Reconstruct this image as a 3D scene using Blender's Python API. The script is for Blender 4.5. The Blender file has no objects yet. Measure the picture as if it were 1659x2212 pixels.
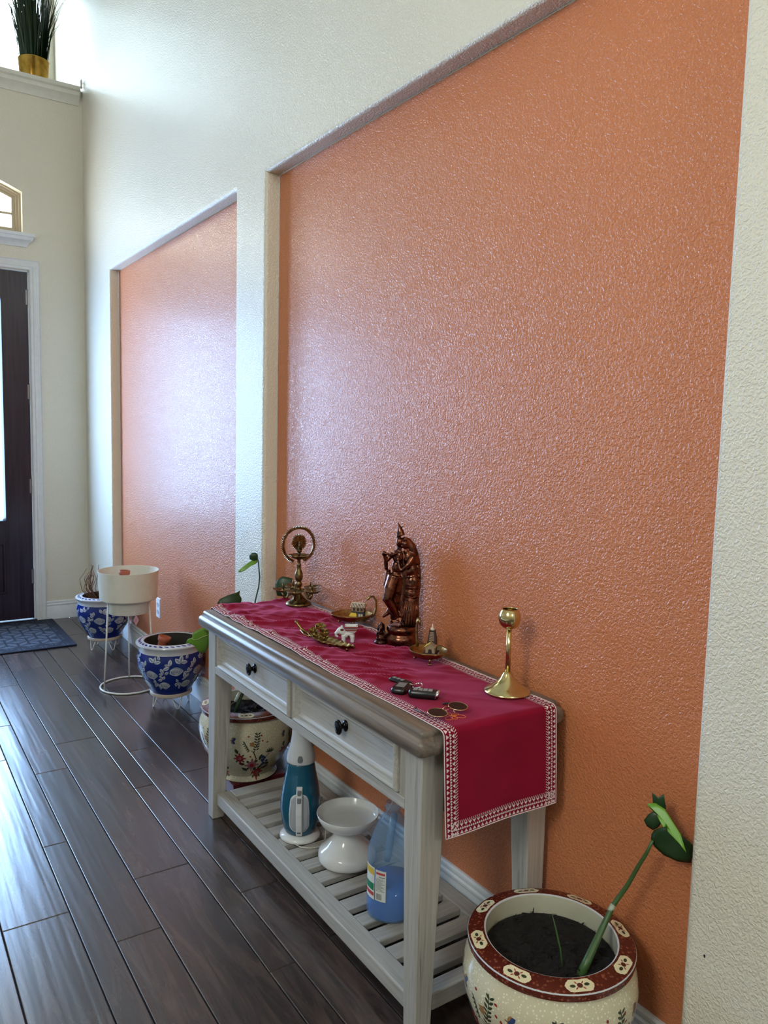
import bpy, math, random
from mathutils import Vector, Matrix, noise
random.seed(7)
S = bpy.context.scene
COL = S.collection
PI = math.pi
sin, cos = math.sin, math.cos

# ------------------------------------------------------------------ camera
CAMP = Vector((-1.3488, 0.0, 1.40))
YAW, PITCH, ROLL = math.radians(33.7037), math.radians(-5.7287), math.radians(1.3591)
fwd = Vector((sin(YAW)*cos(PITCH), cos(YAW)*cos(PITCH), sin(PITCH)))
rgt = Vector((cos(YAW), -sin(YAW), 0)); upv = rgt.cross(fwd)
r2 = rgt*cos(ROLL) + upv*sin(ROLL); u2 = -rgt*sin(ROLL) + upv*cos(ROLL)
cd = bpy.data.cameras.new('camera'); cam = bpy.data.objects.new('camera', cd); COL.objects.link(cam)
cd.sensor_fit = 'HORIZONTAL'; cd.sensor_width = 36.0; cd.lens = 36.0*1680.2/1659.0; cd.clip_start = 0.05
M = Matrix((r2, u2, -fwd)).transposed().to_4x4(); M.translation = CAMP
cam.matrix_world = M; S.camera = cam

# ------------------------------------------------------------------ world, daylight, exposure
W = bpy.data.worlds.new('sky'); S.world = W; W.use_nodes = True
bgn = W.node_tree.nodes['Background']
bgn.inputs[0].default_value = (0.47, 0.70, 1.0, 1); bgn.inputs[1].default_value = 34.0
S.view_settings.view_transform = 'Standard'; S.view_settings.look = 'None'
S.view_settings.gamma = 1.0; S.view_settings.use_curve_mapping = False
S.view_settings.exposure = 0.46
S.cycles.max_bounces = 6; S.cycles.diffuse_bounces = 3; S.cycles.glossy_bounces = 3
S.cycles.use_adaptive_sampling = True; S.cycles.adaptive_threshold = 0.04
S.cycles.transmission_bounces = 4; S.cycles.transparent_max_bounces = 8
S.cycles.caustics_reflective = False; S.cycles.caustics_refractive = False
S.cycles.use_denoising = True; S.cycles.sample_clamp_indirect = 8.0

D = 5.97            # far (door) wall
RX = 0.062          # depth of the painted wall niches
Y2R, Y2L, Y1R, Y1L, ZN = 0.888, 2.918, 3.215, 5.285, 2.414
XL, YB, ZC = -3.4, -4.6, 5.5     # left wall, wall behind the camera, ceiling

def portal(name, c, w, h, rot):
    l = bpy.data.lights.new(name, 'AREA'); l.shape = 'RECTANGLE'; l.size = w; l.size_y = h
    l.cycles.is_portal = True
    o = bpy.data.objects.new(name, l); o.location = c; o.rotation_euler = rot; COL.objects.link(o)
# daylight portals in the window openings (they guide the sky light, they give none of their own)
portal('daylight_portal', (-0.83, D+.13, 1.5), .6, 1.7, (-PI/2, 0, 0))
portal('daylight_portal', (-1.745, D+.13, 1.5), .6, 1.7, (-PI/2, 0, 0))
portal('daylight_portal', (-1.29, D+.16, 2.94), 1.8, .5, (-PI/2, 0, 0))
portal('daylight_portal', (-.62, 6.9, 4.42), 1.15, .85, (-PI/2, 0, 0))
portal('daylight_portal', (XL-.05, .1, 3.0), 1.3, 1.0, (0, -PI/2, 0))
portal('daylight_portal', (-1.7, YB-.05, 3.8), 1.3, 1.0, (PI/2, 0, 0))

# ------------------------------------------------------------------ materials
def srgb(r, g, b):
    f = lambda c: (c/12.92 if c <= .04045 else ((c+.055)/1.055)**2.4)
    return (f(r/255), f(g/255), f(b/255), 1)
MATS = {}
class NT:
    def __init__(s, name):
        s.m = bpy.data.materials.new(name); s.m.use_nodes = True; s.t = s.m.node_tree
        s.b = s.t.nodes['Principled BSDF']
    def n(s, typ, **kw):
        o = s.t.nodes.new(typ)
        for k, v in kw.items():
            if k in o.inputs: o.inputs[k].default_value = v
            else: setattr(o, k, v)
        return o
    def l(s, a, b): s.t.links.new(a, b)
    def coord(s, kind='Object', scale=(1, 1, 1), rnd=False):
        tc = s.n('ShaderNodeTexCoord'); mp = s.n('ShaderNodeMapping'); mp.inputs['Scale'].default_value = scale
        s.l(tc.outputs[kind], mp.inputs['Vector'])
        if rnd:
            oi = s.n('ShaderNodeObjectInfo'); mu = s.n('ShaderNodeVectorMath', operation='SCALE')
            cx = s.n('ShaderNodeCombineXYZ')
            s.l(oi.outputs['Random'], cx.inputs[0]); s.l(oi.outputs['Random'], cx.inputs[1])
            s.l(cx.outputs[0], mu.inputs[0]); mu.inputs['Scale'].default_value = 37.0
            s.l(mu.outputs[0], mp.inputs['Location'])
        return mp.outputs[0]
    def noise(s, vec, scale, detail=3, rough=.5, dist=0):
        k = s.n('ShaderNodeTexNoise'); k.inputs['Scale'].default_value = scale; k.inputs['Detail'].default_value = detail
        k.inputs['Roughness'].default_value = rough; k.inputs['Distortion'].default_value = dist
        s.l(vec, k.inputs['Vector']); return k.outputs['Fac']
    def ramp(s, fac, stops):
        k = s.n('ShaderNodeValToRGB'); e = k.color_ramp.elements
        e[0].position, e[0].color = stops[0]; e[1].position, e[1].color = stops[-1]
        for p, c in stops[1:-1]:
            q = e.new(p); q.color = c
        s.l(fac, k.inputs[0]); return k.outputs[0]
    def bump(s, h, strength, dist, prev=None):
        k = s.n('ShaderNodeBump'); k.inputs['Strength'].default_value = strength; k.inputs['Distance'].default_value = dist
        s.l(h, k.inputs['Height'])
        if prev: s.l(prev, k.inputs['Normal'])
        return k.outputs[0]
    def normal(s, x): s.l(x, s.b.inputs['Normal'])
    def color(s, x):
        if isinstance(x, tuple): s.b.inputs['Base Color'].default_value = x
        else: s.l(x, s.b.inputs['Base Color'])
    def set(s, **kw):
        for k, v in kw.items(): s.b.inputs[k.replace('_', ' ')].default_value = v
def plain(name, col, rough=.5, metal=0, spec=.5, **kw):
    if name in MATS: return MATS[name]
    t = NT(name); v = t.coord()
    f = t.noise(v, 30, 3)
    c2 = tuple(min(1, x*.965) for x in col[:3]) + (1,); c3 = tuple(min(1, x*1.03) for x in col[:3]) + (1,)
    t.color(t.ramp(f, [(.3, c2), (.7, c3)])); t.set(Roughness=rough, Metallic=metal, Specular_IOR_Level=spec, **kw)
    MATS[name] = t.m; return t.m
def paint(name, col, rough=.36, bs=.7, bd=.0017, spec=.5):
    t = NT(name); v = t.coord('Object')
    a = t.noise(v, 150, 1, .5, .7)
    r = t.ramp(a, [(.36, (0, 0, 0, 1)), (.64, (1, 1, 1, 1))])
    t.normal(t.bump(r, bs, bd*1.1))
    big = t.noise(v, 1.3, 0)
    c2 = tuple(x*.96 for x in col[:3]) + (1,)
    t.color(t.ramp(big, [(.3, c2), (.7, col)])); t.set(Roughness=rough, Specular_IOR_Level=spec)
    MATS[name] = t.m; return t.m
M_WALL = paint('cream_wall_paint', srgb(230, 221, 203), .30)
M_ORANGE = paint('orange_wall_paint', srgb(206, 124, 80), .28)
M_CEIL = paint('ceiling_paint', srgb(232, 230, 222), .6)
M_TRIM = plain('white_trim_paint', srgb(226, 227, 228), .35)
M_CASING = plain('casing_paint', srgb(220, 219, 218), .4)
M_LEDGE = plain('ledge_paint', srgb(222, 217, 205), .4)
M_SUB = plain('subfloor', srgb(36, 28, 26), .6)

def wood(name, c1, c2, axis, rough=.5, grain=(60, 60, 3), bs=.25, dark=None, rnd=False):
    t = NT(name); sc = [grain[0]]*3; sc['xyz'.index(axis)] = grain[2]
    v = t.coord('Object', tuple(sc), rnd)
    f = t.noise(v, 1.0, 6, .65, .6)
    st = [(.32, c1), (.68, c2)]
    if dark: st = [(.26, dark), (.40, c1), (.7, c2)]
    t.color(t.ramp(f, st)); t.normal(t.bump(f, bs, .001)); t.set(Roughness=rough)
    MATS[name] = t.m; return t.m
GW1, GW2, GWD = srgb(168, 162, 154), srgb(190, 184, 175), srgb(130, 124, 117)
M_GW = {a: wood('whitewashed_wood_'+a, GW1, GW2, a, .45, (130, 130, 5), .3, GWD) for a in 'xyz'}
M_TOP = wood('grey_brown_top', srgb(98, 86, 77), srgb(138, 124, 112), 'y', .34, (55, 55, 2.5), .15, srgb(70, 60, 54))
M_DOOR = wood('dark_stained_door', srgb(36, 27, 36), srgb(54, 42, 54), 'z', .24, (40, 40, 2), .2)

def plank_mat():
    t = NT('dark_floor_plank')
    v = t.coord('Object', (26, 3.0, 1), True)
    g = t.noise(v, 1.0, 7, .62, 1.2)
    c = t.ramp(g, [(.28, srgb(38, 30, 29)), (.5, srgb(63, 51, 47)), (.75, srgb(88, 71, 63))])
    oi = t.n('ShaderNodeObjectInfo'); hsv = t.n('ShaderNodeHueSaturation')
    mr = t.n('ShaderNodeMapRange'); mr.inputs[3].default_value = .78; mr.inputs[4].default_value = 1.35
    t.l(oi.outputs['Random'], mr.inputs[0]); t.l(mr.outputs[0], hsv.inputs['Value'])
    t.l(c, hsv.inputs['Color']); t.color(hsv.outputs[0])
    v2 = t.coord('Object', (34, 1.6, 1), True)
    w = t.noise(v2, 1.0, 1, .5, .3)
    v3 = t.coord('Object', (60, 12, 1), True); w3 = t.noise(v3, 1.0, 3)
    n = t.bump(w, .42, .0024); n = t.bump(w3, .1, .0015, n); n = t.bump(g, .1, .001, n); t.normal(n)
    t.set(Roughness=.27, Specular_IOR_Level=.85)
    return t.m
M_PLANK = plank_mat()

def metal(name, col, rough=.25, dark=None, sc=60):
    t = NT(name); v = t.coord(); f = t.noise(v, sc, 4, .6)
    t.color(t.ramp(f, [(.35, dark or tuple(x*.6 for x in col[:3])+(1,)), (.6, col)]))
    t.set(Roughness=rough, Metallic=1.0)
    MATS[name] = t.m; return t.m
M_BRASS = metal('polished_brass', srgb(212, 194, 140), .17, srgb(200, 180, 126), 20)
M_OLDBRASS = metal('aged_brass', srgb(142, 122, 80), .32, srgb(84, 68, 46), 90)
M_DISHBRASS = metal('dish_brass', srgb(178, 150, 98), .3, srgb(120, 92, 58), 50)
M_LEAFBRASS = metal('leaf_dish_brass', srgb(160, 134, 78), .3, srgb(92, 74, 44), 110)
M_COPPER = metal('antique_copper', srgb(136, 86, 66), .26, srgb(52, 34, 31), 55)
M_COPPERD = metal('dark_copper', srgb(92, 58, 48), .3, srgb(34, 23, 23), 90)
M_GOLDPOT = metal('gold_pot', srgb(190, 150, 70), .22, srgb(150, 110, 45), 12)
M_CHROME = plain('chrome', (.8, .8, .82, 1), .12, 1)
M_HINGE = plain('hinge_metal', srgb(140, 138, 140), .35, 1)
M_KNOB = plain('black_knob', srgb(22, 22, 24), .18, .6)
M_BLACK = plain('black_plastic', srgb(16, 17, 20), .3)
M_GREYBTN = plain('grey_button', srgb(150, 148, 150), .4)
M_WHITEC = plain('white_ceramic', srgb(222, 220, 218), .12)
M_CREAMETAL = plain('cream_enamel', srgb(226, 220, 204), .35)
M_TERRA = plain('terracotta', srgb(176, 92, 66), .7)
M_WIRE = plain('cream_wire', srgb(226, 220, 208), .35)
M_SOIL = plain('dark_soil', srgb(17, 13, 12), .95)
M_STEMG = plain('green_stem', srgb(64, 92, 44), .4)
M_STEMD = plain('dark_stem', srgb(48, 72, 44), .4)
M_LEAFL = plain('fresh_leaf', srgb(104, 152, 44), .38)
M_LEAFD = plain('deep_green_leaf', srgb(30, 58, 24), .38)
M_GRASS = plain('grass_blade_green', srgb(34, 56, 32), .5)
M_TWIG = plain('dried_twig', srgb(110, 76, 56), .8)
M_BLUE = plain('cobalt_glaze', srgb(16, 40, 120), .12)
M_BLUEW = plain('pale_relief_glaze', srgb(150, 160, 176), .2)
M_BLUEH = plain('white_relief_glaze', srgb(206, 210, 218), .2)
M_GREYGL = plain('grey_white_glaze', srgb(205, 206, 210), .16)
M_POTIN = plain('dark_pot_inside', srgb(58, 54, 48), .6)
M_FOOT = plain('unglazed_foot', srgb(196, 178, 160), .6)
def beige_glaze():
    t = NT('beige_dotted_glaze'); v = t.coord(); k = t.n('ShaderNodeTexVoronoi'); k.inputs['Scale'].default_value = 150
    t.l(v, k.inputs['Vector'])
    t.color(t.ramp(k.outputs['Distance'], [(.18, srgb(236, 230, 210)), (.34, srgb(208, 198, 168))])); t.set(Roughness=.18); return t.m
M_BEIGE = beige_glaze()
def rim_glaze():
    t = NT('russet_rim_glaze'); v = t.coord(); k = t.n('ShaderNodeTexVoronoi'); k.inputs['Scale'].default_value = 120
    t.l(v, k.inputs['Vector'])
    t.color(t.ramp(k.outputs['Distance'], [(.1, srgb(150, 84, 60)), (.42, srgb(88, 34, 24))])); t.set(Roughness=.2); return t.m
M_RIM = rim_glaze()
M_CART = plain('cartouche_cream', srgb(228, 216, 178), .2)
P_BROWN = plain('paint_brown', srgb(86, 40, 30), .3)
P_GREEN = plain('paint_green', srgb(52, 62, 40), .3)
P_RED = plain('paint_red', srgb(150, 34, 34), .3)
P_PINK = plain('paint_mauve', srgb(150, 98, 112), .3)
P_BLUE = plain('paint_blue', srgb(48, 66, 112), .3)
P_OCH = plain('paint_ochre', srgb(160, 116, 66), .3)
DECO = [P_BROWN, P_GREEN, P_RED, P_PINK, P_BLUE, P_OCH]
def cloth_mat():
    t = NT('crimson_cotton'); v = t.coord('Object', (900, 900, 900)); f = t.noise(v, 1, 2); b = t.noise(t.coord(), 9, 4)
    t.color(t.ramp(b, [(.3, srgb(126, 5, 36)), (.7, srgb(140, 8, 44))])); t.normal(t.bump(f, .2, .0004))
    t.set(Roughness=.8, Specular_IOR_Level=.15, Sheen_Weight=.6, Sheen_Roughness=.4, Sheen_Tint=(1, .22, .42, 1)); return t.m
M_CLOTH = cloth_mat()
M_CLOTHD = plain('border_maroon', srgb(112, 16, 40), .8)
M_THREAD = plain('white_thread', srgb(232, 214, 214), .6)
M_ORTHREAD = plain('orange_thread', srgb(230, 120, 50), .6)
M_TEAL = plain('teal_shell', srgb(16, 84, 110), .16)
M_VACW = plain('white_shell', srgb(212, 212, 214), .3)
M_VACG = plain('grey_shell', srgb(120, 122, 126), .3)
M_VACP = plain('pale_grey_grip', srgb(168, 170, 176), .35)
M_CORD = plain('white_cord', srgb(220, 214, 204), .5)
M_LIQ = plain('blue_liquid', srgb(14, 104, 196), .1)
M_LABEL = plain('label_white', srgb(228, 228, 224), .5)
M_LGREY = plain('label_grey_print', srgb(140, 142, 140), .5)
M_LRED = plain('label_red', srgb(196, 70, 66), .5)
M_LGREEN = plain('label_green', srgb(30, 130, 90), .5)
M_LYEL = plain('label_yellow', srgb(222, 190, 70), .5)
M_MAT = plain('navy_mat', srgb(20, 26, 44), .9)
M_MATP = plain('mat_grey_pattern', srgb(76, 82, 96), .9)
M_PLATE = plain('outlet_white', srgb(240, 240, 244), .3)
M_TANFR = plain('tan_window_frame', srgb(168, 154, 132), .45)
M_REDBOX = plain('dark_red_lacquer', srgb(104, 34, 36), .4)
M_PINKTAG = plain('pink_paper_tag', srgb(206, 150, 156), .7)
M_YEL = plain('mini_yellow', srgb(222, 186, 64), .5)
M_MCREAM = plain('mini_cream', srgb(222, 206, 182), .5)
M_MBROWN = plain('mini_dark_brown', srgb(52, 30, 28), .5)
M_MSTONE = plain('mini_stone', srgb(158, 134, 108), .6)
M_MBLUE = plain('mini_slate', srgb(74, 84, 96), .5)
M_LENS = plain('dark_lens', srgb(26, 15, 17), .2, 0, .25)
M_GOLDW = plain('pale_gold_wire', srgb(220, 190, 150), .25, 1)
M_NAIL = plain('dark_mark', srgb(20, 20, 24), .6)
def glass_mat(name, tint=(1, 1, 1, 1), g=.08):
    t = NT(name); t.t.nodes.remove(t.b)
    tr = t.n('ShaderNodeBsdfTransparent'); tr.inputs[0].default_value = tint
    gl = t.n('ShaderNodeBsdfGlossy'); gl.inputs['Roughness'].default_value = .05
    mx = t.n('ShaderNodeMixShader'); mx.inputs[0].default_value = g
    t.l(tr.outputs[0], mx.inputs[1]); t.l(gl.outputs[0], mx.inputs[2]); t.l(mx.outputs[0], t.t.nodes['Material Output'].inputs[0]); return t.m
M_GLASS = glass_mat('window_glass'); M_DOORGL = glass_mat('entry_glass', (.53, .58, .66, 1)); M_WARM = glass_mat('daylight_warming_glass', (1.0, .72, .47, 1)); M_TINT = glass_mat('daylight_dimming_glass', (.56, .40, .26, 1)); M_HIGH = glass_mat('high_window_glass', (.36, .31, .24, 1))  # added pane tints filter the daylight, setting its strength and warmth per opening
def jug_mat():
    t = NT('translucent_jug'); tr = t.n('ShaderNodeBsdfTransparent'); tr.inputs[0].default_value = (.82, .92, 1, 1)
    mx = t.n('ShaderNodeMixShader'); mx.inputs[0].default_value = .30
    t.b.inputs['Base Color'].default_value = srgb(150, 178, 206); t.set(Roughness=.2)
    t.l(tr.outputs[0], mx.inputs[1]); t.l(t.b.outputs[0], mx.inputs[2]); t.l(mx.outputs[0], t.t.nodes['Material Output'].inputs[0]); return t.m
M_JUG = jug_mat()

# ------------------------------------------------------------------ mesh helpers
def tag(o, label=None, cat=None, group=None, kind=None):
    if label: o['label'] = label
    if cat: o['category'] = cat
    if group: o['group'] = group
    if kind: o['kind'] = kind
    return o
def thing(name, loc, label, cat, group=None):
    o = bpy.data.objects.new(name, None); o.empty_display_size = .05; o.location = loc; COL.objects.link(o)
    return tag(o, label, cat, group)
def worldloc(o):
    v = Vector((0, 0, 0))
    while o is not None: v = v + o.location; o = o.parent
    return v
class MB:
    def __init__(s): s.v = []; s.f = []; s.m = []; s.T = Matrix.Identity(4)
    def P(s, p): s.v.append(tuple(s.T @ Vector(p))); return len(s.v)-1
    def F(s, idx, mi=0): s.f.append(tuple(idx)); s.m.append(mi)
    def poly(s, pts, mi=0):
        s.F([s.P(p) for p in pts], mi); return s
    def box(s, a, b, mi=0):
        x0, y0, z0 = a; x1, y1, z1 = b
        i = [s.P(p) for p in ((x0,y0,z0),(x1,y0,z0),(x1,y1,z0),(x0,y1,z0),(x0,y0,z1),(x1,y0,z1),(x1,y1,z1),(x0,y1,z1))]
        for q in ((0,3,2,1),(4,5,6,7),(0,1,5,4),(1,2,6,5),(2,3,7,6),(3,0,4,7)): s.F([i[k] for k in q], mi)
        return s
    def hexa(s, lo, hi, mi=0):           # two quads of points (same order) -> solid
        i = [s.P(p) for p in lo] + [s.P(p) for p in hi]
        for q in ((3,2,1,0),(4,5,6,7),(0,1,5,4),(1,2,6,5),(2,3,7,6),(3,0,4,7)): s.F([i[k] for k in q], mi)
        return s
    def loops(s, L, mi=0, cap0=True, cap1=True, closed=True):
        idx = [[s.P(p) for p in l] for l in L]; n = len(L[0])
        for a, b in zip(idx, idx[1:]):
            for k in range(n if closed else n-1):
                s.F((a[k], a[(k+1) % n], b[(k+1) % n], b[k]), mi)
        if cap0: s.F(idx[0][::-1], mi)
        if cap1: s.F(idx[-1], mi)
        return s
    def lathe(s, prof, n=40, c=(0, 0, 0), mi=0, ex=1, ey=1, mis=None):
        rows = []
        for r, z in prof:
            if r < 1e-6: rows.append([s.P((c[0], c[1], c[2]+z))])
            else: rows.append([s.P((c[0]+r*ex*cos(2*PI*k/n), c[1]+r*ey*sin(2*PI*k/n), c[2]+z)) for k in range(n)])
        for j, (a, b) in enumerate(zip(rows, rows[1:])):
            mm = mis[j] if mis else mi
            for k in range(n):
                k2 = (k+1) % n
                if len(a) == 1 and len(b) == 1: continue
                if len(a) == 1: s.F((a[0], b[k2], b[k]), mm)
                elif len(b) == 1: s.F((a[k], a[k2], b[0]), mm)
                else: s.F((a[k], a[k2], b[k2], b[k]), mm)
        return s
    def tube(s, pts, rad, n=8, mi=0, closed=False):
        pts = [Vector(p) for p in pts]; N = len(pts)
        rr = rad if isinstance(rad, (list, tuple)) else [rad]*N
        ref = None; L = []
        for i, p in enumerate(pts):
            if closed: d = pts[(i+1) % N]-pts[i-1]
            else: d = pts[min(i+1, N-1)]-pts[max(i-1, 0)]
            d.normalize()
            if ref is None:
                ref = Vector((0, 0, 1)) if abs(d.z) < .9 else Vector((1, 0, 0))
            a = d.cross(ref)
            if a.length < 1e-5: a = d.cross(Vector((0, 1, 0)))
            a.normalize(); b = a.cross(d).normalized(); ref = b if not closed else ref
            L.append([p + (a*cos(2*PI*k/n)+b*sin(2*PI*k/n))*rr[i] for k in range(n)])
        if closed: L.append(L[0]); s.loops(L, mi, False, False)
        else: s.loops(L, mi)
        return s
    def ell(s, c, r, n=16, m=10, mi=0, rot=None):
        rot = rot or Matrix.Identity(3); c = Vector(c); rows = []
        for j in range(m+1):
            t = -PI/2 + PI*j/m
            if j in (0, m): rows.append([s.P(c + rot @ Vector((0, 0, r[2]*sin(t))))])
            else: rows.append([s.P(c + rot @ Vector((r[0]*cos(t)*cos(2*PI*k/n), r[1]*cos(t)*sin(2*PI*k/n), r[2]*sin(t)))) for k in range(n)])
        for a, b in zip(rows, rows[1:]):
            for k in range(n):
                k2 = (k+1) % n
                if len(a) == 1: s.F((a[0], b[k2], b[k]), mi)
                elif len(b) == 1: s.F((a[k], a[k2], b[0]), mi)
                else: s.F((a[k], a[k2], b[k2], b[k]), mi)
        return s
    def build(s, name, mats, parent=None, smooth=False, bevel=0, solid=0, remesh=0, kind=None, label=None, subsurf=0, smoothit=0):
        org = worldloc(parent) if parent else Vector((0, 0, 0))
        me = bpy.data.meshes.new(name)
        me.from_pydata([tuple(Vector(p)-org) for p in s.v], [], s.f)
        if not isinstance(mats, (list, tuple)): mats = [mats]
        for m in mats: me.materials.append(m)
        me.polygons.foreach_set('material_index', s.m)
        if smooth: me.polygons.foreach_set('use_smooth', [True]*len(s.f))
        me.update()
        o = bpy.data.objects.new(name, me); COL.objects.link(o)
        if parent: o.parent = parent
        if remesh:
            k = o.modifiers.new('remesh', 'REMESH'); k.mode = 'VOXEL'; k.voxel_size = remesh; k.use_smooth_shade = True
        if smoothit:
            k = o.modifiers.new('smooth', 'SMOOTH'); k.factor = .5; k.iterations = smoothit
        if solid:
            k = o.modifiers.new('thickness', 'SOLIDIFY'); k.thickness = solid; k.offset = 0
        if bevel:
            k = o.modifiers.new('bevel', 'BEVEL'); k.width = bevel; k.segments = 2; k.limit_method = 'ANGLE'
            k.angle_limit = math.radians(40)
        if subsurf:
            k = o.modifiers.new('subdivide', 'SUBSURF'); k.levels = subsurf; k.render_levels = subsurf
        if kind: o['kind'] = kind
        if label: o['label'] = label
        return o
def boxo(name, a, b, mat, parent, bevel=.002, **kw): return MB().box(a, b).build(name, mat, parent, bevel=bevel, **kw)
def autosmooth(o, deg=35):
    for p in o.data.polygons: p.use_smooth = True
    try: o.data.set_sharp_from_angle(angle=math.radians(deg))
    except Exception: pass
    return o
def frame(x, y):      # unit vectors seen from the camera at a spot: screen right, away from the camera
    n = Vector((x-CAMP.x, y-CAMP.y, 0)).normalized(); return Vector((n.y, -n.x, 0)), n
def struct(o): o['kind'] = 'structure'; return o

# ------------------------------------------------------------------ structure: right wall with two niches
wr = MB()
RB = .016
def q(y0, y1, z0, z1, x=0): wr.poly([(x, y0, z0), (x, y0, z1), (x, y1, z1), (x, y1, z0)])
q(YB, Y2R-RB, 0, ZC); q(Y2R-RB, Y2L+RB, ZN+RB, ZC); q(Y2L+RB, Y1R-RB, 0, ZC); q(Y1R-RB, Y1L+RB, ZN+RB, ZC)
q(Y1L+RB, D, 0, ZC); q(D, 6.95, 3.5, ZC)
wall_right = struct(wr.build('wall_right', M_WALL))
for (a, b) in ((Y2R, Y2L), (Y1R, Y1L)):
    m = MB()
    prof = [(RB*(1-sin(t)), RB*(1-cos(t))) for t in [PI/2*k/6 for k in range(7)]]
    prof = [(o, x) for o, x in prof] + [(0, RX)]
    L = []
    for o, x in prof: L.append([(x, a-o, 0), (x, a-o, ZN+o), (x, b+o, ZN+o), (x, b+o, 0)])
    m.loops(L, 0, False, False, closed=False)
    autosmooth(m.build('niche_edge', M_WALL, wall_right), 50)
    m = MB(); m.poly([(RX, a, 0), (RX, a, ZN), (RX, b, ZN), (RX, b, 0)])
    m.build('niche_panel', M_ORANGE, wall_right, label='orange painted niche panel')
    m = MB(); e = .002
    m.tube([(RX-e, b-e, .13), (RX-e, b-e, ZN-e), (RX-e, a+e, ZN-e)], .0016, 6)
    m.build('caulk_line', M_WALL, wall_right, smooth=True)
m = MB(); m.ell((-.0005, .84, .386), (.001, .0022, .0038), 8, 6)
m.build('wall_mark', M_NAIL, wall_right, label='tiny dark mark on the white wall')

# ---- far wall with the entry doors, arched transom and the plant ledge
DX0, DX1, DZ = -2.215, -0.362, 2.462       # rough door opening
TX0, TX1, TZ0, TZ1, TSAG = -2.18, -0.399, 2.70, 2.985, .19
LZ = 3.70
def arch(x):
    c = (TX0+TX1)/2; hw = (TX1-TX0)/2; Rr = (hw*hw+TSAG*TSAG)/(2*TSAG)
    return TZ1 + math.sqrt(max(0, Rr*Rr-(x-c)**2)) - (Rr-TSAG)
NA = 20
ax = [TX0+(TX1-TX0)*k/NA for k in range(NA+1)]
wf = MB()
def qf(x0, x1, z0, z1, y=D): wf.poly([(x0, y, z0), (x1, y, z0), (x1, y, z1), (x0, y, z1)])
qf(DX1, 0, 0, DZ); qf(XL, DX0, 0, DZ); qf(XL, 0, DZ, TZ0); qf(TX1, 0, TZ0, LZ); qf(XL, TX0, TZ0, LZ)
for a, b in zip(ax, ax[1:]): wf.poly([(a, D, arch(a)), (b, D, arch(b)), (b, D, LZ), (a, D, LZ)])
# reveals of the openings
T = .14
for a, b in zip(ax, ax[1:]): wf.poly([(a, D, arch(a)), (a, D+T, arch(a)), (b, D+T, arch(b)), (b, D, arch(b))])
wf.poly([(TX1, D, TZ0), (TX1, D, TZ1), (TX1, D+T, TZ1), (TX1, D+T, TZ0)])
wf.poly([(TX0, D, TZ0), (TX0, D+T, TZ0), (TX0, D+T, TZ1), (TX0, D, TZ1)])
wf.poly([(TX0, D, TZ0), (TX1, D, TZ0), (TX1, D+T, TZ0), (TX0, D+T, TZ0)])
wf.poly([(DX0, D, DZ), (DX0, D+T, DZ), (DX1, D+T, DZ), (DX1, D, DZ)])
wf.poly([(DX1, D, 0), (DX1, D+T, 0), (DX1, D+T, DZ), (DX1, D, DZ)]); wf.poly([(DX0, D, 0), (DX0, D, DZ), (DX0, D+T, DZ), (DX0, D+T, 0)])
# recess above the plant ledge, with its window
RY = 6.85; UX0, UX1, UZ0, UZ1 = -1.2, -.05, 4.0, 4.85
wf.poly([(XL, D, LZ), (0, D, LZ), (0, RY, LZ), (XL, RY, LZ)])
for r in ((XL, UX0, LZ, ZC), (UX1, 0, LZ, ZC), (UX0, UX1, LZ, UZ0), (UX0, UX1, UZ1, ZC)): qf(*r, y=RY)
wall_far = struct(wf.build('wall_far', M_WALL))
# transom window
w1 = MB(); fr = .045
def archloop(ins, y):
    xs = [TX0+ins+(TX1-TX0-2*ins)*k/NA for k in range(NA+1)]
    return [(xs[-1], y, TZ0+ins), (xs[0], y, TZ0+ins)] + [(x, y, arch(min(max(x, TX0), TX1))-ins) for x in xs]
w1.loops([archloop(0, D+.10), archloop(0, D+.06), archloop(.012, D+.06), archloop(.016, D+.072), archloop(.03, D+.072), archloop(.034, D+.082), archloop(fr+.01, D+.082), archloop(fr+.01, D+.10)], 0, False, False)
window_1 = struct(w1.build('window_1', M_TANFR))
MB().poly(archloop(fr, D+.094)).build('pane', M_TINT, window_1)
boxo('muntin', (TX0+.05, D+.085, 2.842), (TX1-.05, D+.1, 2.858), M_TANFR, window_1)
for x in (-.85, -1.29, -1.73): boxo('muntin', (x-.009, D+.085, TZ0+.05), (x+.009, D+.1, arch(x)-.05), M_TANFR, window_1)
def crown(name, x0, x1, zt, zb, mat, proj=.055, ret=True):
    h = zt-zb; pr = [(0, 0), (.008, 0), (.010, .1), (.016, .25), (.030, .42), (.042, .5), (.045, .62), (.045, .72), (proj, .78), (proj, 1), (0, 1)]
    m = MB(); L = []
    for o, k in pr:
        e = o if ret else 0
        L.append([(x0-e, D, zb+h*k), (x0-e, D-o, zb+h*k), (x1+e, D-o, zb+h*k), (x1+e, D, zb+h*k)])
    m.loops(L, 0, True, True)
    o = autosmooth(m.build(name, mat), 30); return struct(o)
t1 = crown('trim_1', TX0-.02, TX1+.015, 2.705, 2.618, M_TRIM)
t2 = crown('trim_2', XL, -.02, 3.745, 3.632, M_LEDGE, .06, False)
m = MB(); m.lathe([(0, 0), (.008, 0), (.008, .01), (.005, .02), (.009, .032), (.006, .05), (0, .062)], 10, (-.011, D-.045, 3.742))
m.build('ledge_peg', M_LEDGE, t2, smooth=True)
boxo('ledge_board', (XL, D, 3.701), (-.001, RY-.001, 3.741), M_LEDGE, t2)
w2 = MB()
def rl(i, y): return [(UX0+i, y, UZ0+i), (UX1-i, y, UZ0+i), (UX1-i, y, UZ1-i), (UX0+i, y, UZ1-i)]
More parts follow.
